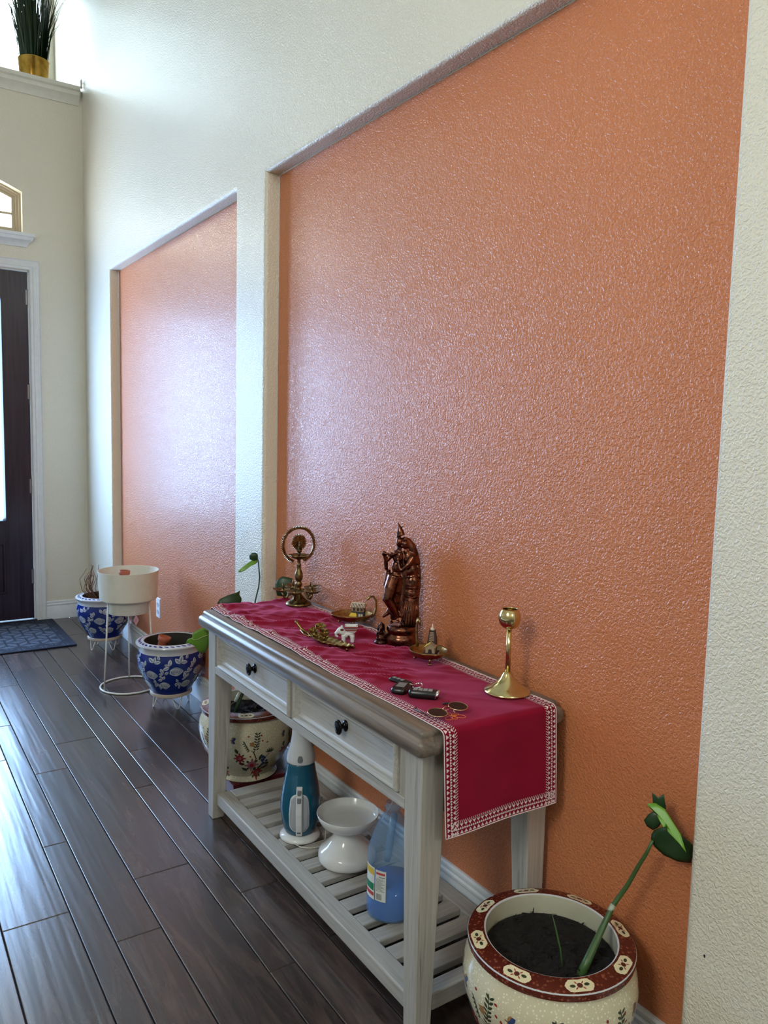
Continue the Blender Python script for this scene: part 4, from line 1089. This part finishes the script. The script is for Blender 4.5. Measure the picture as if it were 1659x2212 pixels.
        dc.line(th, zb, [(bx_-.006, bz_+.002), (bx_+.010, bz_-.003)], .002, BR)
        dc.m.build('painted_sprig', DECO, o)
    soil_part(t, cx, cy, z0+.245, .139, seed)
    return t
def vth(cx, cy, off): return math.atan2(CAMP.y-cy, CAMP.x-cx) + off
PNX, PNY = -.150, 1.108
near_pl = beige_planter(PNX, PNY, .048, 'beige floral planter with russet rim on the floor beside the near end of the table', 3, [vth(PNX, PNY, k*.785+.02) for k in range(-3, 5)], .048)
PFX, PFY = -.130, 2.768
far_pl = beige_planter(PFX, PFY, .055, 'beige floral planter with leafy plant behind the far end of the table', 5, [vth(PFX, PFY, k*1.1+.12) for k in range(-2, 3)], .0)
rbx = thing('red_box', (-.12, 2.76, 0), 'low dark red box holding up the floral planter at the far table end', 'box')
boxo('box_body', (-.225, 2.672, 0), (-.005, 2.885, .046), M_REDBOX, rbx, .003); boxo('box_lid', (-.228, 2.669, .046), (-.002, 2.888, .0548), M_REDBOX, rbx, .002)
# near plant
nR, nN = frame(-.06, 1.06)
def NP(s, z, d=0): return Vector((-.06, 1.06, z))+nR*s+nN*d
m = MB(); m.tube([Vector((-.151, 1.023, .28)), Vector((-.116, 1.029, .312)), Vector((-.079, 1.035, .347)), Vector((-.033, 1.040, .395)), Vector((-.019, 1.016, .450)), Vector((-.012, .997, .500)), Vector((-.012, .980, .535)), Vector((-.011, .967, .570))], [.0105, .009, .0072, .0056, .0048, .0044, .004, .003], 10)
m.build('stem', M_STEMG, near_pl, smooth=True)
m = MB(); m.tube([Vector((-.043, 1.040, .384)), Vector((-.033, 1.040, .396))], [.0066, .006], 10); m.build('stem_node', plain('pale_node', srgb(170, 178, 160), .5), near_pl, smooth=True)
m = MB(); m.tube([Vector((-.165, 1.055, .285)), Vector((-.168, 1.062, .33)), Vector((-.171, 1.075, .37)), Vector((-.176, 1.082, .40))], [.0022, .002, .0018, .0004], 6); m.build('shoot', M_STEMG, near_pl, smooth=True)
LC = Vector((-.011, .966, .566)); nN = frame(LC.x, LC.y)[1]
def px_out(c, pts):        # outline given as offsets (right, up) in millimetres
    return [(x/1000, z/1000) for x, z in pts]
leaf_blade(near_pl, 'leaf', px_out(LC, [(0, 26), (13, 36), (27, 45), (48, 36), (70, 22), (76, 16), (78, -4), (74, -27), (49, -30), (21, -24), (3, -12), (-6, -2), (-5, 14)]), LC, M_LEAFD, .010, .001, -.1, -.2, 'dark green folded leaf half')
leaf_blade(near_pl, 'leaf', px_out(LC, [(-19, 79), (-3, 83), (16, 77), (37, 59), (54, 45), (71, 20), (54, 30), (30, 42), (26, 49), (20, 46), (9, 57), (-1, 70), (-15, 74)]), LC-nN*.010, M_LEAFL, -.006, .001, .7, -.2, 'light green curled leaf edge')
leaf_blade(near_pl, 'leaf', px_out(LC, [(-9, 102), (4, 96), (15, 105), (19, 90), (21, 75), (8, 70), (-5, 80)]), LC+nN*.006, M_LEAFD, .005, .001, 0, -.2)
leaf_blade(near_pl, 'leaf', px_out(LC, [(-3, 64), (-13, 55), (-22, 38), (-15, 27), (-3, 22), (7, 31), (16, 47), (10, 60)]), LC+nN*.004, M_LEAFD, .006, .001, 0, -.2)
# far plant
fR, fN = frame(PFX, PFY)
def FP(s, z, d=0): return Vector((PFX, PFY, z))+fR*s+fN*d
m = MB(); m.tube([FP(-.050, .285, 0), FP(-.030, .34, 0), FP(-.008, .40, .02), FP(.0, .50, .08), FP(.02, .60, .15)], [.008, .0065, .006, .005, .004], 10); m.build('stem', M_STEMD, far_pl, smooth=True)
m = MB(); m.tube([FP(-.045, .34, -.004), FP(-.030, .372, .0)], [.0085, .007], 8); m.build('stem_node', plain('pale_node', srgb(170, 178, 160), .5), far_pl, smooth=True)
m = MB(); m.tube([FP(-.075, .30, 0), FP(-.06, .33, 0), FP(-.02, .352, .0), FP(-.006, .38, .01)], .0016, 6); m.tube([FP(.02, .285, .02), FP(.05, .32, .05), FP(.06, .42, .08)], .0022, 6); m.build('roots', M_TWIG, far_pl, smooth=True)
QX, QY = -.03, 2.93; qR, qN = frame(QX, QY)
def QP(s, z, d=0): return Vector((QX, QY, z))+qR*s+qN*d
m = MB(); m.tube([FP(.02, .60, .15), QP(.004, .70, 0), QP(.018, .76, 0), QP(.021, .80, 0), QP(.016, .86, 0), QP(.010, .885, 0)], [.004, .0034, .003, .003, .0026, .0022], 8)
m.tube([FP(-.008, .40, .02), FP(-.08, .52, .04), FP(-.14, .60, .05), FP(-.17, .615, .05), FP(-.195, .60, .05)], [.004, .0034, .003, .0028, .0024], 8)
m.tube([FP(.0, .50, .08), FP(.06, .62, .06), FP(.12, .72, .03)], [.004, .0034, .003], 8); m.tube([FP(.02, .60, .15), FP(-.02, .68, .12), FP(-.05, .71, .1)], [.003, .0028, .0024], 8)
m.build('stalks', M_STEMD, far_pl, smooth=True)
U = QP(.010, .875)
leaf_blade(far_pl, 'leaf', px_out(U, [(0, -6), (-14, -8), (-30, -2), (-32, 12), (-22, 24), (-8, 26), (2, 20), (4, 6)]), U, M_LEAFD, .006, .0009)
leaf_blade(far_pl, 'leaf', px_out(U, [(2, -2), (-12, -2), (-30, -12), (-52, -28), (-72, -44), (-76, -52), (-66, -54), (-46, -44), (-24, -28), (-8, -22), (2, -14)]), U-qN*.008, M_LEAFL, .01, .0009, .5)
V = FP(-.06, .728, .08)
leaf_blade(far_pl, 'leaf', px_out(V, [(-62, -12), (-50, 6), (-20, 18), (20, 26), (36, 32), (30, 18), (38, 2), (34, -14), (-10, -16)]), V, M_LEAFD, .014, .001, .4, .3)
G = FP(-.195, .585, .045)
leaf_blade(far_pl, 'leaf', px_out(G, [(-44, -20), (-36, -4), (-20, 2), (-18, 20), (0, 32), (20, 40), (40, 38), (50, 10), (46, -30), (34, -62), (18, -72), (4, -60), (-8, -34), (-22, -26)]), G, M_LEAFL, .016, .001, -.2)
m = MB(); m.tube([G-fN*.004+fR*x+Vector((0, 0, z)) for x, z in ((-.02, .0), (-.012, -.006), (.004, -.004), (.022, .006), (.042, .012))], .0012, 6); m.build('leaf_vein', plain('leaf_vein', srgb(190, 206, 130), .4), far_pl, smooth=True)
H = Vector((.010, 2.745, .79)); 
leaf_blade(far_pl, 'leaf', px_out(H, [(-34, 6), (-22, 28), (-4, 38), (20, 34), (36, 30), (32, 14), (38, -6), (32, -36), (10, -44), (-24, -40), (-30, -16)]), H, M_LEAFD, .012, .001, .1, -.15)

# ================================================================== blue and white planters on wire stands
BLUEP = [(.094, .0), (.104, .003), (.104, .014), (.098, .018), (.112, .045), (.134, .085), (.153, .125), (.164, .165), (.166, .195), (.160, .222), (.157, .230)]
def blue_planter(cx, cy, z0, label, seed):
    t = thing('blue_planter', (cx, cy, z0), label, 'planter', 'blue and white relief planters')
    prof = [(0, z0)] + [(r, z0+z) for r, z in BLUEP] + [(.159, z0+.252), (.170, z0+.262), (.173, z0+.268), (.171, z0+.273), (.134, z0+.279), (.131, z0+.276), (.133, z0+.24), (.15, z0+.16), (.12, z0+.07), (0, z0+.05)]
    nb = len(BLUEP); mis = [2]*4 + [0]*(nb-4) + [1]*6 + [3]*5
    o = MB().lathe(prof, 64, (cx, cy, 0), mis=mis[:len(prof)-1]).build('pot', [M_BLUE, M_GREYGL, M_FOOT, M_POTIN], t, smooth=True); autosmooth(o, 45)
    d = MB()       # blue petals on the rim
    for k in range(34):
        a0 = 2*PI*k/34
        ids = []
        for j in range(8):
            t_ = 2*PI*j/8; x = .0115*cos(t_); y = .0068*sin(t_); r = .153+y+x*.35; th = a0+x/.153
            ids.append(d.P((cx+r*cos(th), cy+r*sin(th), z0+.273+(.171-r)/(.171-.134)*.006+.0006)))
        d.F(ids)
    d.build('rim_petals', M_BLUE, o)
    rnd = random.Random(seed); W_ = Wrap([(r, z0+z) for r, z in BLUEP], (cx, cy, 0)); dc = Deco(W_, .155)
    def rose(th, z, r):
        n = 18; dc.shape(th, z, [(r*1.25*(1+.10*sin(5*a+seed)+.06*sin(9*a))*cos(a), r*.85*(1+.12*sin(4*a+1))*sin(a)) for a in [2*PI*k/n for k in range(n)]], 0, .0016)
        for k in range(3):
            rr_ = r*(.95-.28*k); a0 = rnd.uniform(0, 6)
            pts = [(rr_*1.1*cos(a0+a), rr_*.75*sin(a0+a)) for a in [4.6*j/12 for j in range(13)]]; dc.line(th, z, pts, .0040-.0006*k, 1, .0026)
            pts = [(rr_*.92*cos(a0+a+.8), rr_*.62*sin(a0+a+.8)) for a in [3.9*j/10 for j in range(11)]]; dc.line(th, z, pts, .0026, 2, .0022)
    def leafr(th, z, L, a):
        dc.leaf(th, z, 0, 0, L, L*.55, a, 1, .0014); dc.leaf(th, z, L*.08*cos(a), L*.08*sin(a), L*.8, L*.34, a, 0, .0020); dc.line(th, z, [(0, 0), (L*.9*cos(a), L*.9*sin(a))], .0018, 2, .0028)
    def cluster(th, z, n, a0, L):
        for k in range(n): leafr(th+rnd.uniform(-.02, .02), z+rnd.uniform(-.004, .004), L*rnd.uniform(.8, 1.15), a0+k*1.05+rnd.uniform(-.2, .2))
    for k in range(8):
        th = 2*PI*k/8+seed*.7
        rose(th, z0+.142+rnd.uniform(-.012, .012), .026); rose(th+.40, z0+.074+rnd.uniform(-.006, .006), .024)
        cluster(th+.12, z0+.196, 3, .2+rnd.uniform(-.3, .3), .033); cluster(th-.20, z0+.180, 3, 1.6, .030); cluster(th+.42, z0+.142, 3, .9, .026)
        cluster(th+.10, z0+.090, 4, rnd.uniform(0, 3), .026); cluster(th+.36, z0+.114, 3, 1.2, .026); leafr(th+.3, z0+.212, .024, rnd.uniform(0, 3)); leafr(th+.2, z0+.05, .024, rnd.uniform(0, 3))
    dc.m.build('relief_flowers', [M_BLUEW, M_BLUEH, plain('relief_outline', srgb(86, 98, 128), .25)], o, smooth=True)
    return t
def wire_stand(cx, cy, zt, label, a0):
    t = thing('wire_stand', (cx, cy, 0), label, 'plant stand', 'low cream wire stands under the blue planters')
    MB().tube([(cx+.086*cos(a), cy+.086*sin(a), zt-.003) for a in [2*PI*k/40 for k in range(40)]], .0026, 8, closed=True).build('ring', M_WIRE, t, smooth=True)
    for k in range(4):
        a = a0+k*PI/2; e = Vector((cos(a), sin(a), 0)); p = Vector((-sin(a), cos(a), 0)); c = Vector((cx, cy, 0))
        m = MB(); m.tube([c+e*.083+p*.026+Vector((0, 0, zt-.004)), c+e*.092+p*.008+Vector((0, 0, .008)), c+e*.093+p*.003+Vector((0, 0, .003)), c+e*.093-p*.003+Vector((0, 0, .003)), c+e*.092-p*.008+Vector((0, 0, .008)), c+e*.083-p*.026+Vector((0, 0, zt-.004))], .0023, 6)
        m.build('leg', M_WIRE, t, smooth=True)
    return t
B1X, B1Y = -.092, 3.805; B2X, B2Y = -.120, 5.02
bl1 = blue_planter(B1X, B1Y, .062, 'blue and white relief planter just behind the console table leg', 2)
wire_stand(B1X, B1Y, .062, 'low cream wire stand under the nearer blue planter', vth(B1X, B1Y, .35))
bl2 = blue_planter(B2X, B2Y, .066, 'blue and white relief planter beside the front door, holding dried stems', 5)
wire_stand(B2X, B2Y, .066, 'low cream wire stand under the blue planter by the front door', vth(B2X, B2Y, .55))
MB().lathe([(0, .29), (.1325, .285), (.1325, .28), (0, .28)], 36, (B2X, B2Y, 0)).build('soil', M_SOIL, bl2, kind='stuff')
tR, tN = frame(B2X, B2Y); m = MB(); rnd = random.Random(4)
for k in range(16):
    b = Vector((B2X, B2Y, .285))+tR*rnd.uniform(-.03, .02)+tN*rnd.uniform(-.02, .02); s_ = rnd.uniform(-.115, -.045); h = rnd.uniform(.46, .54)
    m.tube([b, b+tR*s_*.5+Vector((0, 0, .03)), b+tR*s_+tN*rnd.uniform(-.03, .03)+Vector((0, 0, .10)), b+tR*(s_+rnd.uniform(-.015, .03))+Vector((0, 0, .165)), b+tR*(s_*.7+rnd.uniform(-.02, .02))+Vector((0, 0, h-.28))], [.0032, .0028, .0024, .002, .0015], 6)
m.build('dried_stems', M_TWIG, bl2, smooth=True, kind='stuff')
def clay_pot(c, tiltv, sc, label):
    t = thing('terracotta_pot', c, label, 'pot', 'slender terracotta pots inside the planters')
    m = MB(); ax3 = Vector(tiltv).normalized(); m.T = Matrix.Translation(c) @ Vector((0, 0, 1)).rotation_difference(ax3).to_matrix().to_4x4() @ Matrix.Scale(sc, 4)
    m.lathe([(0, 0), (.019, 0), (.021, .10), (.023, .122), (.0285, .126), (.030, .147), (.0265, .148), (.020, .12), (0, .02)], 28); m.build('clay_body', M_TERRA, t, smooth=True); return t
s1R, s1N = frame(B1X, B1Y)
cp = Vector((B1X, B1Y, .226))+s1R*(-.075)-s1N*.01-Vector((0, 0, .022))
MB().lathe([(0, .204), (.143, .204), (.14, .19), (0, .19)], 36, (B1X, B1Y, 0)).build('soil', M_SOIL, bl1, kind='stuff')
clay_pot(cp, tuple(s1R*.30+Vector((0, 0, 1))), 1.08, 'slender terracotta pot leaning inside the nearer blue planter')

# ================================================================== cream bowl planter on tall wire frame
WX, WY = -.196, 4.19
wR, wN = frame(WX, WY)
fr_ = thing('plant_stand', (WX, WY, 0), 'tall cream wire plant stand with a floor ring and three legs', 'plant stand')
MB().tube([(WX+.150*cos(a), WY+.150*sin(a), .005) for a in [2*PI*k/56 for k in range(56)]], .0048, 10, closed=True).build('floor_ring', M_WIRE, fr_, smooth=True)
MB().tube([(WX+.118*cos(a), WY+.118*sin(a), .476) for a in [2*PI*k/56 for k in range(56)]], .004, 10, closed=True).build('top_ring', M_WIRE, fr_, smooth=True)
for deg in (75, -45, 195):
    a = math.radians(deg); MB().tube([(WX+.148*cos(a), WY+.148*sin(a), .006), (WX+.120*cos(a), WY+.120*sin(a), .478)], .0044, 10).build('leg', M_WIRE, fr_, smooth=True)
bw = thing('bowl_planter', (WX, WY, .41), 'wide cream metal bowl planter resting in the tall wire stand', 'planter')
MB().lathe([(0, .412), (.106, .412), (.1085, .416), (.1115, .478), (.114, .482), (.143, .484), (.149, .490), (.1565, .634), (.157, .640), (.1545, .640), (.147, .50), (0, .495)], 64, (WX, WY, 0)).build('bowl', M_CREAMETAL, bw, smooth=True)
for o in bw.children: autosmooth(o, 40)
tg = Vector((WX, WY, .39))+wR*.036-wN*.112
m = MB(); m.T = Matrix.Translation(tg); m.hexa([wR*-.014-wN*.0005, Vector((0, 0, -.030))-wN*.0005, wR*.014-wN*.0005, Vector((0, 0, .030))-wN*.0005], [wR*-.014+wN*.0005, Vector((0, 0, -.030))+wN*.0005, wR*.014+wN*.0005, Vector((0, 0, .030))+wN*.0005])
tgo = m.build('paper_tag', M_PINKTAG, bw, label='pink diamond-shaped paper tag')
m = MB(); m.T = Matrix.Translation(tg-wN*.0008)
for z in (-.006, 0, .006): m.poly([wR*-.005+Vector((0, 0, z-.001-.003)), wR*.006+Vector((0, 0, z-.001+.004)), wR*.006+Vector((0, 0, z+.001+.004)), wR*-.005+Vector((0, 0, z+.001-.003))])
m.build('tag_print', plain('tag_print_red', srgb(160, 80, 96), .6), tgo)
MB().tube([tg+Vector((0, 0, .028)), tg+Vector((0, 0, .038))+wN*.002], .0007, 5).build('tag_string', M_CORD, bw)
clay_pot(Vector((WX, WY, .4985))+wR*(-.026)-wN*.01, (.05, 0, 1), .96, 'slender terracotta pot standing inside the wide cream bowl planter')

# ================================================================== things on the lower shelf
vx, vy = -.218, 2.142
vac = thing('hand_vacuum', (vx, vy, SZ), 'teal and white handheld vacuum standing upright on a round charging base', 'vacuum')
MB().lathe([(0, 0), (.064, 0), (.066, .003), (.065, .010), (.054, .017), (.046, .020), (0, .020)], 44, (vx, vy, SZ)).build('charging_base', M_WHITEC, vac, smooth=True)
VB = [(.046, .018), (.052, .028), (.060, .060), (.0655, .100), (.063, .140), (.056, .180), (.049, .215), (.044, .245), (.043, .255)]
MB().lathe([(0, .018)]+VB+[(0, .256)], 48, (vx, vy, SZ)).build('body', M_TEAL, vac, smooth=True)
VC = [(.0455, .252), (.046, .256), (.0445, .275), (.040, .290), (.033, .315), (.030, .340), (.029, .372)]
MB().lathe([(0, .252)]+VC+[(0, .372)], 44, (vx, vy, SZ)).build('nozzle', M_VACW, vac, smooth=True)
vt = vth(vx, vy, -.06)
WB = Wrap([(r, SZ+z) for r, z in VB], (vx, vy, 0)); WC = Wrap([(r, SZ+z) for r, z in VC], (vx, vy, 0))
def rr_pts(w0, w1, z0, z1, n=5):
    pts = []
    r = min(w0, w1)*.8
    for (cx, cz, w, a0) in ((1, z1-r, w1, 0), (-1, z1-r, w1, PI/2), (-1, z0+r, w0, PI), (1, z0+r, w0, 1.5*PI)):
        for k in range(n): a = a0+PI/2*k/(n-1); pts.append((cx*(w-r)+r*cos(a), cz+r*sin(a)))
        if cx == -1 and a0 == PI/2 or cx == 1 and a0 == 1.5*PI:
            e = pts[-1]; f_ = (-w0, z0+r) if cx == -1 else (w1, z1-r)
            for k in range(1, 9): pts.append((e[0]+(f_[0]-e[0])*k/9, e[1]+(f_[1]-e[1])*k/9))
    return pts
def patch(name, W_, pts, mat, off, parent, zref):
    d = Deco(W_, .06); d.shape(vt, SZ+zref, pts, 0, off); 
    o = d.m.build(name, mat, parent, smooth=True); k = o.modifiers.new('thickness', 'SOLIDIFY'); k.thickness = .0015; return o
patch('handle_rim', WB, rr_pts(.033, .029, -.078, .050), M_VACW, .0016, vac, .115); patch('grip_recess', WB, rr_pts(.030, .026, -.074, .046), M_VACP, .0022, vac, .115)
hs = MB()
for k in range(19):
    z = .028+k*.0088
hp = [WB.at(vt, SZ+z, off) for z, off in ((.026, .003), (.040, .008), (.07, .011), (.105, .012), (.14, .011), (.165, .008), (.182, .004), (.188, .001))]
L_ = []
pr_ = Vector((-sin(vt), cos(vt), 0)); nr_ = Vector((cos(vt), sin(vt), 0))
for i, p in enumerate(hp): L_.append([p-pr_*.0105-nr_*.006, p+pr_*.0105-nr_*.006, p+pr_*.0095+nr_*.002, p-pr_*.0095+nr_*.002])
hs.loops(L_); ho = hs.build('handle', M_VACW, vac, bevel=.003)
for z in (.148, .170):
    p = WB.at(vt, SZ+z, .012 if z < .16 else .0085); b = MB(); b.T = Matrix.Translation(p) @ Matrix.Rotation(vt, 4, 'Z'); b.box((-.004, -.0062, -.0085), (.0035, .0062, .0085)); b.build('button', M_VACG, ho, bevel=.002)
p = WB.at(vt, SZ+.044, .0108); b = MB(); b.T = Matrix.Translation(p) @ Matrix.Rotation(vt, 4, 'Z'); b.box((-.002, -.0058, -.0012), (.0012, .0058, .0012)); b.build('slot', M_BLACK, ho)
patch('release_button', WC, rr_pts(.0115, .0105, -.011, .011), M_VACG, .0012, vac, .272)
m = MB(); v0 = Vector((vx, vy, SZ)); vR, vN = frame(vx, vy)
m.tube([v0-vN*.058-vR*.020+Vector((0, 0, .004)), v0-vN*.078+vR*.0+Vector((0, 0, .002)), v0-vN*.088+vR*.035+Vector((0, 0, .002)), v0-vN*.080+vR*.075+Vector((0, 0, .003)), v0-vN*.030+vR*.082+Vector((0, 0, .012)), v0+vN*.02+vR*.083+Vector((0, 0, .030)), v0+vN*.05+vR*.10+Vector((0, 0, .015)), Vector((-.0, 2.02, SZ+.02)), Vector((.045, 2.0, .2)), Vector((.048, 1.99, .34))], .0016, 7)
m.build('charger_cord', M_CORD, vac, smooth=True)
kx, ky = -.161, 1.940
cs = thing('cake_stand', (kx, ky, SZ), 'white ceramic pedestal cake stand on the lower shelf', 'cake stand')
MB().lathe([(0, 0), (.082, 0), (.0875, .004), (.089, .012), (.088, .028), (.083, .036), (.066, .050), (.048, .070), (.040, .086), (.038, .098), (.043, .106), (0, .106)], 64, (kx, ky, SZ)).build('pedestal', M_WHITEC, cs, smooth=True)
MB().lathe([(0, .104), (.044, .105), (.068, .110), (.082, .120), (.090, .134), (.0955, .150), (.0945, .152), (.0925, .150), (.086, .134), (.080, .129), (.05, .127), (0, .127)], 64, (kx, ky, SZ)).build('plate', M_WHITEC, cs, smooth=True)
jx, jy_ = -.192, 1.655
jug = thing('liquid_jug', (jx, jy_, SZ), 'translucent gallon jug half full of blue liquid on the lower shelf', 'bottle')
JP = [(.058, 0), (.066, .004), (.068, .012), (.068, .050), (.0665, .056), (.0665, .150), (.0675, .156), (.067, .172), (.064, .186), (.052, .222), (.038, .256), (.026, .276), (.0195, .284), (.0195, .292), (.022, .294), (.022, .300), (.0195, .302), (.0195, .312)]
MB().lathe([(0, 0)]+JP, 48, (jx, jy_, SZ)).build('jug_body', M_JUG, jug, smooth=True)
MB().lathe([(0, .004), (.060, .004), (.0645, .010), (.0645, .05), (.0635, .058), (.0635, .092), (0, .092)], 48, (jx, jy_, SZ)).build('liquid', M_LIQ, jug, smooth=True)
jR, jN = frame(jx, jy_); j0 = Vector((jx, jy_, SZ))
MB().tube([j0-jN*.012+jR*.004+Vector((0, 0, .282)), j0-jN*.032+jR*.0+Vector((0, 0, .268)), j0-jN*.052-jR*.006+Vector((0, 0, .236)), j0-jN*.060-jR*.010+Vector((0, 0, .200)), j0-jN*.058-jR*.012+Vector((0, 0, .178))], [.009, .010, .0105, .010, .009], 10).build('handle', M_JUG, jug, smooth=True)
WJ = Wrap([(r, SZ+z) for r, z in JP], (jx, jy_, 0)); jt = vth(jx, jy_, 0)
d = Deco(WJ, .067)
def lab(x0, x1, z0, z1, mi, off):
    n = max(1, int((x1-x0)/.006))
    for i in range(n):
        a, b = x0+(x1-x0)*i/n, x0+(x1-x0)*(i+1)/n
        d.m.F([d.m.P(WJ.at(jt+p/.067, SZ+z, off)) for p, z in ((a, z0), (b, z0), (b, z1), (a, z1))], mi)
lab(-.046, -.014, .062, .148, 0, .0010); lab(-.090, -.049, .060, .150, 0, .0010)
lab(-.043, -.017, .136, .142, 1, .0014); lab(-.034, -.017, .128, .131, 2, .0014)
for k in range(11): lab(-.043, -.018-.004*((k*7) % 3), .090+k*.0033, .0914+k*.0033, 2, .0014)
for k in range(8): lab(-.042+k*.0022, -.0412+k*.0022, .066, .083, 5, .0014)
lab(-.088, -.051, .128, .146, 4, .0014); lab(-.088, -.051, .085, .105, 3, .0014); lab(-.088, -.051, .070, .080, 1, .0014)
d.m.build('label', [M_LABEL, M_LRED, M_LGREY, M_LGREEN, M_LYEL, M_BLACK], jug, label='white back label with grey print')

# ================================================================== doormat, outlet, ledge plant
mx0, mx1, my0, my1 = -1.95, -.262, 5.145, 5.935
dm = thing('doormat', (-1.1, 5.54, 0), 'dark navy doormat with grey ring pattern in front of the door', 'doormat')
boxo('mat_base', (mx0, my0, .0005), (mx1, my1, .010), M_MAT, dm, .003)
d = MB(); a_ = .13; hgt = a_*math.sqrt(3)/2
def petal(cx, cy, ang, L, w, z=.0107):
    pts = []
    for k in range(11): t_ = k/10; pts.append((t_*L-L/2, w/2*sin(PI*t_)))
    for k in range(9, 0, -1): t_ = k/10; pts.append((t_*L-L/2, -w/2*sin(PI*t_)))
    q_ = [(cx+x*cos(ang)-y*sin(ang), cy+x*sin(ang)+y*cos(ang)) for x, y in pts]
    if all(mx0+.012 < x < mx1-.012 and my0+.012 < y < my1-.012 for x, y in q_): d.poly([(x, y, z) for x, y in q_])
for i in range(-1, 10):
    for j in range(-1, 17):
        cx = mx0+j*a_+(a_/2 if i % 2 else 0); cy = my0+i*hgt
        for k in range(3):
            an = k*PI/3; petal(cx+a_/2*cos(an), cy+a_/2*sin(an), an, a_*.84, a_*.27)
        for k in (0, 1):
            tx, ty = cx+a_/2, cy+(hgt/3 if k else -hgt/3)
            for q_ in range(6): petal(tx+.020*cos(q_*PI/3), ty+.020*sin(q_*PI/3), q_*PI/3, .018, .009)
d.build('woven_pattern', M_MATP, dm, kind='stuff')
ol = thing('wall_outlet', (RX, 4.49, .345), 'white power outlet on the orange niche wall above the baseboard', 'outlet')
m = MB()
def pl(i, x): return [(x, 4.455+i, .287+i), (x, 4.455+i, .405-i), (x, 4.527-i, .405-i), (x, 4.527-i, .287+i)]
m.loops([pl(0, RX), pl(0, RX-.003), pl(.003, RX-.0062)], 0, False, True); m.build('cover_plate', M_PLATE, ol)
for zc in (.325, .367):
    m = MB(); m.loops([[(RX-.006, 4.491+.017*cos(a), zc+.0145*sin(a)) for a in [2*PI*k/24 for k in range(24)]], [(RX-.0085, 4.491+.0165*cos(a), zc+.014*sin(a)) for a in [2*PI*k/24 for k in range(24)]]]); so = m.build('socket', plain('socket_white', srgb(214, 214, 222), .3), ol)
    for dy in (-.006, .006): boxo('slot', (RX-.0088, 4.491+dy-.0009, zc-.001), (RX-.0084, 4.491+dy+.0009, zc+.007), M_BLACK, so, 0)
gp = thing('grass_plant', (-.285, 6.10, 3.741), 'tall dark grass in a gold pot on the high ledge above the door', 'plant')
MB().lathe([(0, 0), (.086, 0), (.088, .004), (.100, .168), (.102, .170), (.098, .170), (.094, .15), (0, .14)], 48, (-.285, 6.10, 3.741)).build('pot', M_GOLDPOT, gp, smooth=True)
rnd = random.Random(11); m = MB()
for k in range(420):
    a = rnd.uniform(0, 2*PI); r0 = .085*math.sqrt(rnd.random()); out = rnd.uniform(.02, .13)+(.16 if rnd.random() < .10 else 0); h = rnd.uniform(.40, .78); w = rnd.uniform(.0025, .005)
    b = Vector((-.285+r0*cos(a), 6.10+r0*sin(a), 3.741+.135)); dr = Vector((cos(a), sin(a), 0)); sd_ = Vector((-sin(a+.7), cos(a+.7), 0))*w
    out = min(out, (.27-r0*cos(a))/max(cos(a), .3))
    pts = [b, b+dr*out*.25+Vector((0, 0, h*.4)), b+dr*out*.62+Vector((0, 0, h*.75)), b+dr*out*1.05+Vector((0, 0, h))]
    for j in range(3):
        w0 = 1-j*.28; w1_ = 1-(j+1)*.28 if j < 2 else .05
        m.poly([pts[j]-sd_*w0, pts[j]+sd_*w0, pts[j+1]+sd_*w1_, pts[j+1]-sd_*w1_])
m.build('grass_blades', M_GRASS, gp, kind='stuff')
